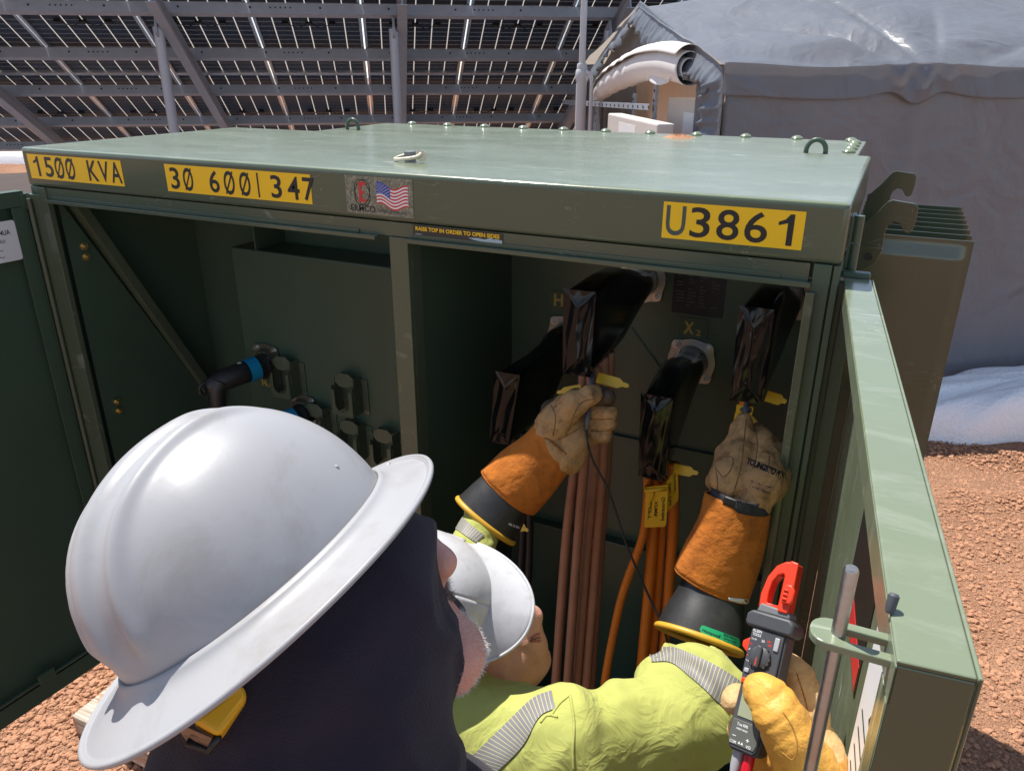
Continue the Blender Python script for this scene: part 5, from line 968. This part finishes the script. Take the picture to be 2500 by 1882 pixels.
def strip(uvL, uvR, pitch, name='reflective_tape', n=40, nv=8, off=.0018):
    """band pressed on the shirt between two pixel polylines"""
    a = spline([np.array(q, float) for q in uvL], 10); b = spline([np.array(q, float) for q in uvR], 10); a, b = np.array(a), np.array(b); f = lambda q: np.array([[np.interp(t, np.linspace(0, 1, len(q)), q[:, i]) for i in (0, 1)] for t in np.linspace(0, 1, n)])
    a, b = f(a), f(b); Q = np.array([a*(1-j/nv)+b*(j/nv) for j in range(nv+1)]).transpose(1, 0, 2); W_ = press(shirt, Q.reshape(-1, 2), off).reshape(n, nv+1, 3); s = np.concatenate([[0], np.cumsum(np.linalg.norm(np.diff(W_[:, nv//2], axis=0), axis=1))])
    uv = np.stack([np.repeat(s/pitch, nv+1), np.tile(np.linspace(0, 1, nv+1), n)], 1); mb = MB(); mb.grid(W_, uv); return mb.build(name, G['retro'], shirt, smooth=True, useuv=True)
strip([(1400, 1404), (1450, 1398), (1500, 1415), (1550, 1440), (1597, 1470)], [(1408, 1430), (1450, 1432), (1490, 1460), (1530, 1495), (1572, 1540)], .0058)
strip([(930, 1700), (1010, 1640), (1085, 1570), (1150, 1510), (1192, 1492)], [(1010, 1720), (1080, 1660), (1130, 1610), (1165, 1550), (1200, 1530)], .0058)
strip([(980, 1138), (1004, 1156), (1028, 1172)], [(996, 1112), (1020, 1136), (1046, 1156)], .0058)
for pts in ([(1232, 1502), (1240, 1560), (1238, 1620), (1240, 1665)], [(1190, 1545), (1208, 1520), (1232, 1500)], [(1168, 1560), (1182, 1545), (1205, 1548)]): pline(shirt, pts, .0022, G['lime'], shirt, 'seam', off=0)
legs = union([rc(hipc+[.09, 0, 0], np.array([-.22, -.60, .22]), .10, .075), rc(np.array([-.22, -.60, .22]), np.array([-.22, -.66, GZ+.09]), .075, .05), rc(hipc-[.09, 0, 0], np.array([-.44, -.62, .22]), .10, .075), rc(np.array([-.44, -.62, .22]), np.array([-.44, -.68, GZ+.09]), .075, .05), rc(hipc-[.05, 0, 0], hipc+[.05, 0, 0], .15)], .05)
soft('trousers', legs, .014, mat('dark_blue_denim', (.03, .04, .07), .9, bump=.3, bs=400), p_right)
for x in (-.22, -.44):
    soft('boot', union([rc((x, -.67, GZ+.05), (x, -.52, GZ+.045), .05, .042), rc((x, -.67, GZ+.06), (x, -.67, GZ+.16), .05, .055)], .03), .007, G['seamd'], p_right)
# ---- head of the reaching worker: face turned to the right and up
H2 = Ach(1000, 1350, 1.28); n2 = -.25*RT+.5*UP-.80*FWD; n2 /= np.linalg.norm(n2); f2 = .90*RT-.20*UP-.30*FWD; f2 -= n2*(f2@n2); f2 /= np.linalg.norm(f2); s2 = np.cross(n2, f2)
chin = Ach(1160, 1425, 1.30); nose = Ach(1154, 1332, 1.27); jawb = Ach(1065, 1446, 1.28); mouth = Ach(1142, 1384, 1.285); neckb = Ach(1050, 1535, 1.26)
hp = [ell(H2, f2*.092, s2*.074, n2*.09), rc(H2+(chin-H2)*.2, chin-(chin-H2)*.12, .062, .030), rc(chin, Ach(1145, 1415, 1.30), .0185, .022), rc(jawb, Ach(1128, 1442, 1.29), .046, .034), rc(jawb, neckb, .056, .064), rc(H2, jawb, .08, .05), rc(mouth, Ach(1130, 1366, 1.28), .021, .029), rc(Ach(1112, 1418, 1.28), Ach(1134, 1392, 1.28), .029, .025)]
uh = union(hp, .022); hp.append(rc(Ach(1136, 1330, 1.275), Ach(1138, 1392, 1.285), .0225, .0225)); uh = union(hp, .022); lips = [rc(Ach(1156, 1380, 1.285), Ach(1148, 1370, 1.275), .0075, .0055), rc(Ach(1157, 1396, 1.287), Ach(1149, 1392, 1.275), .0075, .0055)]; nz = union([rc(Ach(1130, 1308, 1.25), nose, .0105, .0088), rc(nose, Ach(1148, 1346, 1.265), .0105, .0095)], .01); ul = union(lips, .003)
def fh(P):
    r = smin(uh(P), nz(P), .012); r = smin(r, ul(P), .004); return r+.0010*wob(P, 60)+.0004*wob(P, 190, s0=8)
fh.box = (uh.box[0], uh.box[1]); head2 = soft('head', fh, .0025, G['skin'], p_right, pad=.03)
lipm = mat('lips', (.50, .16, .15), .45, var=.15); pline(head2, [(1165, 1368), (1157, 1371), (1147, 1378)], .0024, lipm, head2, 'lips', off=-.0005); pline(head2, [(1167, 1383), (1159, 1384), (1147, 1384)], .0026, lipm, head2, 'lips', off=-.0005); pline(head2, [(1166, 1376), (1157, 1378), (1143, 1384)], .0009, G['seamd'], head2, 'mouth_line', off=.0022)
# collar standing round the neck
cl, P = sleeve('collar', [(1002, 1516, 1150, 1490, [1.245]), (1000, 1545, 1165, 1525, [1.235]), (985, 1580, 1200, 1572, [1.20])], .5, G['lime'], p_right, solid=.004, wr=.02, sub=5)
# ---- cap style hat
def dome(c, f, s, n, a, b, h, ridge=None, nt=120, nr=46, flare=.0, front=0):
    """half dome of a hat shell: a, b half axes, h height; ridge(x, y) gives a raised amount"""
    P = []
    for i in range(nr+1):
        t = i/nr*math.pi/2; row = []; rr = math.sin(t)**.86; hh = h*math.cos(t)**.80
        for k in range(nt+1):
            q = 2*math.pi*k/nt; x = a*rr*math.cos(q); y = b*rr*math.sin(q); nrm = np.array([x/a**2, y/b**2, max(hh, 1e-4)/h**2]); nrm /= np.linalg.norm(nrm); e = ridge(x, y, hh) if ridge else 0
            row.append(c+f*(x+nrm[0]*e)+s*(y+nrm[1]*e)+n*(hh+nrm[2]*e))
        P.append(row)
    return np.array(P)
c2 = Ach(912, 1282, 1.21); nh = -.42*RT+.42*UP-.80*FWD; nh /= np.linalg.norm(nh); fh_ = .93*RT-.24*UP; fh_ = fh_-nh*(fh_@nh); fh_ /= np.linalg.norm(fh_); sh_ = np.cross(nh, fh_)
hat2 = thing('hat_tmp', None, None, c2); hat2.name = 'hard_hat'; WL[hat2.name] = WL['hat_tmp']
def rid2(x, y, z): return .0035*math.exp(-(y/.014)**4)*(z > .03)*min(1, max(0, (.075-x)/.03))+.003*math.exp(-((abs(y)-.045)/.007)**2)*min(1, max(0, (x+.06)/.05))*max(0, min(1, (.075-x)/.02))*(z > .04)
hat2.parent = p_right; hat2.location = [float(k) for k in (c2-WL[p_right.name])]
P = dome(c2, fh_, sh_, nh, .128, .096, .118, rid2); mb = MB(); mb.grid(P[:, ::-1]); h2s = mb.build('shell', G['cap'], hat2, smooth=True, solid=.003)
rows = []
for j in np.linspace(0, 1, 12):
    row = []
    for q in np.linspace(-1.12, 1.12, 60):
        w_ = .062*math.cos(q*1.2)**.6*j; x = .128*math.cos(q); y = .096*math.sin(q); o_ = np.array([math.cos(q)*.9+.1, math.sin(q)*.72]); row.append(c2+fh_*(x-.002+o_[0]*w_)+sh_*(y+o_[1]*w_*.45)+nh*(.004-.018*j**1.6*math.cos(q)-.012*j*abs(math.sin(q))+.014*(1-j)**3))
    rows.append(row)
mb = MB(); mb.grid(np.array(rows)); vz = mb.build('peak', G['cap'], hat2, smooth=True, solid=.003); MB().tube(rows[-1], .0024, 8).build('peak_rim', G['cap'], hat2, smooth=True)
rows = []
for j in (0, .5, 1):
    rows.append([c2+fh_*(.128+.006*j)*math.cos(q)+sh_*(.096+.006*j)*math.sin(q)-nh*.008*j for q in np.linspace(1.2, 2*math.pi-1.2, 70)])
mb = MB(); mb.grid(np.array(rows)); mb.build('edge_lip', G['cap'], hat2, smooth=True, solid=.002)
# ---------------------------------------------------------------- foreground worker: white full brim hat, navy neck shade
hc = A(576, 1231, d=.6264); vv = hc-C0; vv /= np.linalg.norm(vv)
hf = np.array([.01036, .98933, .14517]); hs = np.array([.85413, -.08423, .51313]); hn = np.array([-.51990, -.11868, .84592])     # forward, viewer's side and up of the hat
p_front = thing('person', 'person in white full brim hat and dark navy neck shade, in the foreground', 'person', np.array([hc[0]-.05, hc[1]-.08, GZ]))
hat1 = thing('hat_tmp', None, None, hc); hat1.name = 'hard_hat'; WL[hat1.name] = WL['hat_tmp']; hat1.parent = p_front; hat1.location = [float(k) for k in (hc-WL[p_front.name])]
def sst(x, a, b): t = min(1, max(0, (x-a)/(b-a))); return t*t*(3-2*t)
def rid1(x, y, z):
    fr = 1-sst(x, .02, .075); top = sst(z, .012, .04); w0 = math.exp(-(y/.011)**4)*.006+sum(math.exp(-((y-s_*.034)/.0065)**2) for s_ in (-1, 1))*.0065; return w0*fr*top*(1 if abs(y) < .1 else 0)
def dome1(nt=220, nr=110, h=.1356):
    P = []
    for i in range(nr+1):
        t = i/nr*math.pi/2; rr = math.sin(t)**.93; z = h*math.cos(t)**.86; row = []
        for k in range(nt+1):
            q = 2*math.pi*k/nt; a = .1278; x = a*rr*math.cos(q); y = .0945*rr*math.sin(q); x2 = x-.006*math.sin(t*2)*(1 if True else 0)
            nrm = np.array([x/a**2, y/.0945**2, max(z, .002)/h**2]); nrm /= np.linalg.norm(nrm); e = rid1(x2, y, z)+.00035*math.sin(x*90+y*40)*math.sin(y*70); row.append(hc+hf*(x2+nrm[0]*e)+hs*(y+nrm[1]*e)+hn*(z+nrm[2]*e))
        P.append(row)
    return np.array(P)
mb = MB(); D1 = dome1(); mb.grid(D1[:, ::-1]); sh1 = mb.build('shell', G['hat'], hat1, smooth=True, solid=.003)
rows = []
for j in list(np.linspace(0, 1, 22)):
    row = []
    for q in np.linspace(0, 2*math.pi, 181):
        cq, sq = math.cos(q), math.sin(q); a0, b0 = .1278, .0945; aw = .0443 if cq > 0 else .0461; bw = .0435; x = cq*(a0+aw*j); y = sq*(b0+bw*j)
        fil = .010*math.exp(-j*9); drop = -.003-.0105*j**1.1-.006*(cq < 0)*cq*cq*j**2+.004*max(0, (j-.9)/.1)**2; row.append(hc+hf*x+hs*y+hn*(drop+fil))
    rows.append(row)
mb = MB(); mb.grid(np.array(rows)); mb.build('brim', G['hat'], hat1, smooth=True, solid=.003); MB().tube(rows[-1][:-1]+[rows[-1][0], rows[-1][1]], .0026, 8, cap=False).build('brim_rim', G['hat'], hat1, smooth=True)
for (u, v), r in (((728, 1007), .0014), ((764, 1065), .0007)):
    if r: q = press(sh1, [(u, v)], -.0004)[0]; MB().lathe([(0, r*1.6), (r*.6, r*1.2), (r*.9, r*.4)], q, q-hc, 12).build('scuff', G['hat'], hat1, smooth=True)
# head with the face turned away to the right
d1 = .66; Hc1 = hc-hn*.055+hf*.01; F1 = lambda u, v, d: A(u, v, d=d)
hd = [ell(Hc1, hf*.092, hs*.074, hn*.10), rc(Hc1+hf*.02-hn*.06, F1(925, 1370, .71), .060, .030), rc(F1(925, 1370, .71), F1(984, 1410, .70), .030, .0235), rc(F1(984, 1410, .70), F1(976, 1446, .705), .0235, .022), rc(F1(895, 1250, .70), F1(925, 1320, .70), .019, .017)]
n1 = union([rc(F1(912, 1165, .70), F1(957, 1215, .69), .012, .0105), rc(F1(957, 1215, .69), F1(938, 1245, .70), .0105, .0105)], .012); u1 = union(hd, .022)
def fh1(P): return smin(u1(P), n1(P), .012)+.0009*wob(P, 60)
fh1.box = (np.minimum(u1.box[0], n1.box[0]), np.maximum(u1.box[1], n1.box[1])); head1 = soft('head', fh1, .003, G['skin'], p_front, pad=.02)
# stubble: short white hairs over the chin and above the lip
V1 = np.array([v.co for v in head1.data.vertices])+WL[head1.name]; N1 = np.array([v.normal for v in head1.data.vertices]); cA, cB = F1(1003, 1415, .70), F1(955, 1290, .70)
def hairs(cen, rad, num, ln, r, head, V, N, m, name, down):
    dd_ = np.linalg.norm(V-cen, axis=1); w_ = np.where(dd_ < max(rad, dd_.min()+rad*.6))[0]; mb = MB()
    for i in rs.choice(w_, num):
        p = V[i]+rs.randn(3)*.0012; d = N[i]*.8+down*.6+rs.randn(3)*.35; d /= np.linalg.norm(d); mb.tube([p-d*.001, p+d*ln*rs.uniform(.5, 1.2)], [r, r*.3], 3, cap=False)
    return mb.build(name, m, head)
hairs(cA, .034, 2200, .0028, .00016, head1, V1, N1, G['stubble'], 'beard', -hn); hairs(F1(958, 1275, .705), .012, 300, .007, .00022, head1, V1, N1, mat('grey_hair', (.25, .19, .15), .7), 'moustache', hf)
# neck shade: cloth hanging from the brim over the ear, neck and shoulders
cp_ = [rc(F1(775, 1220, .665), F1(765, 1380, .66), .062, .080), rc(F1(765, 1380, .66), F1(720, 1720, .65), .080, .110), ell(Hc1+hf*-.012, hf*.100, hs*.088, hn*.09), rc(F1(600, 1500, .61), F1(620, 1720, .62), .075, .11), rc(F1(705, 1800, .66), F1(705, 2050, .72), .14, .19)]
uc1 = union(cp_, .05); cf_a, cf_b = F1(640, 1560, .56), F1(960, 1560, .56); ux = (cf_b-cf_a)/np.linalg.norm(cf_b-cf_a); uy = np.cross(ux, vv)
ed = np.array([F1(u, v, .68)-hc for u, v in ((925, 1085), (938, 1130), (942, 1180), (952, 1270), (965, 1310), (990, 1345), (1003, 1420), (1010, 1490), (1005, 1560), (998, 1700))]); eX, eY = ed@RT, ed@UP
def fcape(P):
    q = P-hc; r = smin(uc1(P), np.maximum(fh1(P)-.007, -.08-q@hf), .02); x = q@ux; y = q@uy; dn_ = np.clip(-(q@hn)/.2, 0, 1)
    r = r+dn_*(.014*np.abs(np.sin(x*30+y*18+1.5*np.sin(y*14)))-.007+.004*np.sin(x*85-y*50+2*np.sin(x*17)))+.004*wob(P, 16)*dn_+.0012*wob(P, 50, s0=12)
    g = (q@RT)-np.interp(-(q@UP), -eY, eX)+.0015*wob(P, 60)
    return np.maximum(np.maximum(r, (q@hn)+.012), g)
fcape.box = (np.minimum(uc1.box[0], fh1.box[0]), np.maximum(uc1.box[1], fh1.box[1])); cape = soft('neck_shade', fcape, .004, G['navy'], p_front)
# clip on lamp holder and tinted lens under the brim at the back
yb = [F1(412, 1554, .50), F1(524, 1474, .52), F1(536, 1506, .52), F1(474, 1590, .50)]; nn_ = np.cross(yb[1]-yb[0], yb[3]-yb[0]); nn_ /= np.linalg.norm(nn_); nn_ = nn_ if nn_@vv > 0 else -nn_
G['amber'] = mat('amber_plastic', (.75, .40, .01), .4, var=.08)
clip = thing('clip_tmp', None, None, yb[0]); clip.name = 'goggle_clip'; WL[clip.name] = WL['clip_tmp']; clip.parent = p_front; clip.location = [float(k) for k in (yb[0]-WL[p_front.name])]
V = yb+[q+nn_*.03 for q in yb]; obj('clip_body', V, [(0, 1, 2, 3), (7, 6, 5, 4), (0, 4, 5, 1), (1, 5, 6, 2), (2, 6, 7, 3), (3, 7, 4, 0)], G['amber'], clip, bevel=.004, seg=3)
lq = [F1(398, 1566, .505), F1(470, 1597, .505), F1(452, 1622, .51), F1(405, 1602, .51), F1(388, 1580, .51)]; mb = MB(); mb.prism([(0, 0)], (0, 0, 0), (1, 0, 0), (0, 1, 0), (0, 0, 1), 1) if False else None
V = lq+[q+nn_*.012 for q in lq]; n = 5; obj('tinted_lens', V, [tuple(range(n)), tuple(range(2*n-1, n-1, -1))]+[(i, i+n, (i+1) % n+n, (i+1) % n) for i in range(n)], mat('bronze_lens', (.16, .08, .045), .12, spec=.8, coat=.6), clip, bevel=.002)
MB().tube([F1(470, 1592, .505), F1(452, 1620, .51), F1(405, 1600, .51)], .003, 8).build('lens_rim', G['ink'], clip, smooth=True)
# body, mostly below the picture
tb = F1(690, 2000, .74); hz = np.array([tb[0]-.1, tb[1]-.12, .62]); torso = union([rc(F1(500, 1930, .68), F1(930, 1930, .78), .095, .10), rc(tb, hz, .19, .16), rc(F1(500, 1930, .68), F1(470, 2700, .8), .085, .065), rc(F1(930, 1930, .78), F1(1050, 2600, .9), .085, .065)], .08)
def ft(P): return torso(P)+.005*wob(P, 12)
ft.box = torso.box; soft('jacket', ft, .01, G['navy'], p_front)
lg = union([rc(hz+[.08, 0, 0], hz+[.1, .03, -.42], .10, .075), rc(hz+[.1, .03, -.42], np.array([hz[0]+.1, hz[1], GZ+.09]), .075, .055), rc(hz-[.08, 0, 0], hz+[-.11, .0, -.42], .10, .075), rc(hz+[-.11, 0, -.42], np.array([hz[0]-.11, hz[1]-.03, GZ+.09]), .075, .055), rc(hz-[.05, 0, 0], hz+[.05, 0, 0], .15)], .05)
soft('trousers', lg, .014, G['navy'], p_front)
for dx in (.1, -.11): soft('boot', union([rc((hz[0]+dx, hz[1]-.02, GZ+.05), (hz[0]+dx, hz[1]+.14, GZ+.045), .05, .042), rc((hz[0]+dx, hz[1]-.02, GZ+.06), (hz[0]+dx, hz[1]-.02, GZ+.16), .05, .055)], .03), .007, G['seamd'], p_front)
# ---------------------------------------------------------------- clamp meter held in a yellow glove
mo = A(1640, 1455, d=.85); mt, mbm = A(1683, 1240, d=.875), A(1597, 1615, d=.832); my = mt-mbm; my /= np.linalg.norm(my); mv = mo-C0; mv /= np.linalg.norm(mv)
mz = -mv+my*(mv@my); mz /= np.linalg.norm(mz); mx_ = np.cross(my, mz); th = math.radians(-24); mz, mx_ = mz*math.cos(th)+mx_*math.sin(th), mx_*math.cos(th)-mz*math.sin(th)
cm = thing('clamp_meter', 'dark grey clamp meter with an orange red jaw held in the yellow leather glove', 'clamp meter', mo)
MS = .82
def Mx(x, y, z): return mo+(mx_*x+my*y+mz*z)*MS
def mbox(x, y, z, ch=0.): return dbox(MB(), lambda a, b, c: Mx(a, b, c), x, y, z)
G['mgrey'] = mat('meter_grey', (.055, .058, .065), .5, var=.12, vs_=30, bump=.15, bs=900, dirt=(.12, .11, .1), dirt_amt=.35); G['mlight'] = mat('meter_button', (.36, .37, .39), .5); G['mred'] = mat('jaw_red', (.72, .045, .012), .38, var=.06, vs_=20); G['print'] = mat('white_print', (.7, .7, .7), .5)
def outline(pts, z0, z1, m, name, par=cm, bev=.002): return MB().prism(pts, Mx(0, 0, z0), mx_*MS, my*MS, mz*MS, z1-z0).build(name, m, par, bevel=bev, seg=3, auto=40)
body = [(-.024, -.080), (-.0215, -.098), (-.017, -.103), (.017, -.103), (.0215, -.098), (.024, -.08), (.0235, -.02), (.0255, .0), (.0255, .058), (-.0255, .058), (-.0255, .0), (-.0235, -.02)]
outline(body, -.030, -.002, G['mgrey'], 'body'); fc = outline([(x*.9, y*.985+.0005) for x, y in body], -.0018, .0022, G['mgrey'], 'face', bev=.0015)
outline([(-.031, .0575), (.031, .0575), (.034, .063), (.034, .074), (.027, .080), (-.027, .080), (-.034, .074), (-.034, .063)], -.032, .006, G['mgrey'], 'hand_guard', bev=.003)
outline([(-.024, .0795), (.024, .0795), (.022, .089), (-.020, .092)], -.026, .0, mat('guard_grey', (.16, .165, .17), .55), 'jaw_base')
# jaw: outer bow, inner opening, and trigger side
out = [(-.0235, .086), (-.0245, .105), (-.020, .130), (-.011, .147), (.000, .155), (.009, .157), (.019, .155), (.0195, .086)]; inn_ = [(-.0135, .094), (-.0135, .108), (-.0115, .124), (-.006, .134), (.000, .137), (.002, .137), (.003, .135), (.003, .094)]
MB().ring_prism(out, inn_, Mx(0, 0, -.022), mx_*MS, my*MS, mz*MS, .020).build('jaw', G['mred'], cm, bevel=.0018, auto=40)
outline([(.0055, .086), (.020, .086), (.0215, .125), (.0205, .156), (.009, .1575), (.0065, .14)], -.0024, .003, G['mred'], 'jaw_cheek', bev=.0015); jt = outline([(.010, .098), (.0235, .098), (.0265, .104), (.0265, .118), (.021, .125), (.012, .124)], .0028, .010, G['mred'], 'jaw_latch', bev=.002)
for k in range(3): mbox((.0125, .0185), (.102+.006*k, .1045+.006*k), (.0098, .0125)).build('grip_rib', G['mred'], jt, bevel=.0006)
outline([(-.0245, .020), (-.036, .028), (-.0365, .036), (-.0245, .045)], -.022, -.006, G['mred'], 'trigger')
MB().lathe([(0, .0125), (.0033, .0120), (.0045, .0105), (.0046, .003)], Mx(-.003, .021, .002), mz, 28).build('dial_base', G['mgrey'], cm, auto=40)
dl_ = outline([(-.007, .006), (.001, .006), (.001, .036), (-.007, .036)], .0074, .0125, G['mgrey'], 'dial_knob'); outline([(-.0036, .009), (-.0024, .009), (-.0024, .019), (-.0036, .019)], .0124, .0129, G['mred'], 'dial_mark', dl_, 0)
for k in range(14):
    a = 2*math.pi*k/14; q = Mx(-.003+.0147*math.cos(a), .021+.0147*math.sin(a), .0045); MB().obox(q, (mx_*math.cos(a)+my*math.sin(a))*.0008, (my*math.cos(a)-mx_*math.sin(a))*.0014, mz*.0018).build('dial_tooth', G['mgrey'], dl_)
outline([(.0125, .034), (.0195, .034), (.0195, .052), (.0125, .052)], .002, .0048, G['mlight'], 'hold_button', bev=.0015); outline([(-.0205, -.0035), (-.0135, -.0035), (-.0135, .0025), (-.0205, .0025)], .002, .0045, G['mlight'], 'mode_button', bev=.0015)
for x, m in ((-.0175, 'mred'), (-.0095, 'mlight'), (-.0015, 'mlight')): outline([(x-.0035, -.0175), (x+.003, -.0175), (x+.003, -.0105), (x-.0035, -.0105)], .002, .0042, G[m], 'function_button', bev=.001)
dp = outline([(-.0155, -.060), (.0165, -.060), (.0165, -.026), (-.0155, -.026)], .002, .0032, mat('lcd', (.30, .33, .22), .25), 'display', bev=.0008)
outline([(-.018, -.096), (.0165, -.096), (.019, -.088), (.019, -.064), (-.0195, -.064), (-.0205, -.088)], .002, .0036, mat('panel_grey', (.10, .105, .09), .5), 'terminal_panel', bev=.001)
def mt_(s, x, y, w_, h_, z=.00245, m='print', off=.02): V, F = fit_text(s, w_, h_, off); return obj('lettering', [Mx(x+p[0], y+p[1], z) for p in V], F, G[m], cm)
mt_('KLEIN', -.0205, .0515, .0125, .0038); mt_('TOOLS', -.0205, .0465, .0125, .0038); mt_('CL120', -.0205, .041, .0075, .0022); mt_('True RMS', -.0125, -.0712, .0155, .0038, .0039); mt_('1000V MAX', -.0125, -.0765, .0165, .0026, .0039); mt_('COM', -.0175, -.0945, .009, .0038, .0039); mt_('+', .004, -.0875, .0045, .0045, .0039); mt_('VΩ', .0055, -.0945, .007, .004, .0039); mt_('-', -.0155, -.0855, .005, .001, .0039); mt_('OFF', .006, -.0035, .005, .0026)
for s, x, y, m in (('V~', -.0215, .033, 'mred'), ('A', -.0215, .026, 'print'), ('Ω', -.0215, .018, 'mred'), ('+)', -.0215, .0105, 'print'), ('20', -.006, .041, 'print'), ('200', .002, .0425, 'mred'), ('400', .0045, .038, 'mred')): mt_(s, x, y, .0045, .003, .00245, m)
for x in (-.002, -.006): obj('warning_triangle', [Mx(x, -.093+.0, .0039), Mx(x+.0038, -.093, .0039), Mx(x+.0019, -.0895, .0039)], [(0, 1, 2)], G['print'], cm)
MB().tube([Mx(.006, -.100, -.014), Mx(.006, -.135, -.014), Mx(.004, -.15, -.016)], [.0062, .006, .004], 16).build('red_plug', mat('red_plug', (.6, .008, .02), .35), cm, auto=40); MB().tube([Mx(-.010, -.100, -.014), Mx(-.010, -.122, -.014), Mx(-.011, -.14, -.016)], [.006, .0057, .0033], 16).build('grey_plug', G['mlight'], cm, auto=40)
MB().tube(spline([Mx(.004, -.15, -.016), Mx(.0, -.2, -.03), Mx(-.05, -.28, -.06), Mx(-.12, -.34, -.1)], 8), .0022, 8).build('red_lead', G['mred'], cm, smooth=True)
# ---- the hand in the yellow glove
p3 = thing('person', 'hand in a worn yellow leather glove holding the clamp meter by the right door', 'person', A(1800, 2300, d=.72)*[1, 1, 0]+[0, 0, .9])
q3 = ch([(1755, 1740, [.80]), (1738, 1650, [.80]), (1712, 1595, [.795])], [.036, .031, .026])+ch([(1712, 1595, [.795]), (1682, 1545, [.80]), (1656, 1505, [.812]), (1638, 1490, [.82])], [.0255, .0215, .0195, .0175])
th3 = union(q3, .012)
q4 = ch([(1760, 1730, [.83]), (1762, 1640, [.86])], [.040, .034])+ch([(1752, 1620, [.865]), (1735, 1530, [.875]), (1712, 1460, [.882]), (1703, 1443, [.885])], [.0285, .0245, .0205, .0165])+ch([(1755, 1620, [.875]), (1725, 1560, [.915]), (1650, 1520, [.925]), (1597, 1512, [.895]), (1590, 1514, [.885])], [.026, .0225, .019, .0165, .015])+ch([(1745, 1650, [.885]), (1690, 1600, [.92]), (1625, 1570, [.912]), (1602, 1580, [.90])], [.026, .021, .018, .016])+ch([(1745, 1690, [.88]), (1690, 1650, [.905]), (1630, 1630, [.90])], [.026, .020, .016])
pa3 = union(q4, .012)
def cr(P, a, b, fr, amp):
    ab = b-a; L = np.linalg.norm(ab); t = (P-a)@(ab/L); return amp*np.exp(-((t/L-.5)/.42)**2)*np.abs(np.sin(t*fr+.4*np.sin(P@np.array([60., 40, 50]))))**.5
ta, tb_ = A(1712, 1595, d=.795), A(1640, 1490, d=.82); ia, ib = A(1755, 1640, d=.86), A(1705, 1445, d=.885)
def fth(P): return th3(P)-cr(P, ta, tb_, 150, .0022)+.0012+.001*wob(P, 55)+.0005*wob(P, 160, s0=9)
fth.box = th3.box
def fpa(P): return pa3(P)-cr(P, ia, ib, 110, .0022)+.0012+.001*wob(P, 55, s0=4)+.0005*wob(P, 160, s0=9)
fpa.box = pa3.box
def fgy(P): return smin(fth(P), fpa(P), .008)
fgy.box = (np.minimum(th3.box[0], pa3.box[0]), np.maximum(th3.box[1], pa3.box[1])); gy = soft('glove', fgy, .0018, [G['ylea'], G['ypale']], p3)
_c = np.array([p.center for p in gy.data.polygons])+WL[gy.name]; _m = (fpa(_c) < fth(_c)-.001) & (_c @ UP > A(1740, 1610, d=.87) @ UP); gy.data.polygons.foreach_set('material_index', _m.astype(np.int32))
for pts in ([(1690, 1625), (1712, 1640), (1722, 1610), (1712, 1570), (1690, 1535)], [(1722, 1455), (1742, 1520), (1756, 1590), (1762, 1650)]): pline(gy, pts, .0009, mat('yellow_seam', (.42, .21, .04), .8), gy, off=0)
cu3, P = sleeve('glove_cuff', [(1672, 1700, 1840, 1700, [.80]), (1668, 1800, 1860, 1800, [.785]), (1660, 1900, 1880, 1900, [.77])], .75, G['ylea'], p3, solid=.003, wr=.01)
ar = union([rc(A(1765, 1780, d=.79), A(1800, 2300, d=.72), .045, .058)], .01)
def far_(P): return ar(P)+.004*wob(P, 20)
far_.box = ar.box; soft('sleeve', far_, .006, G['lime'], p3)
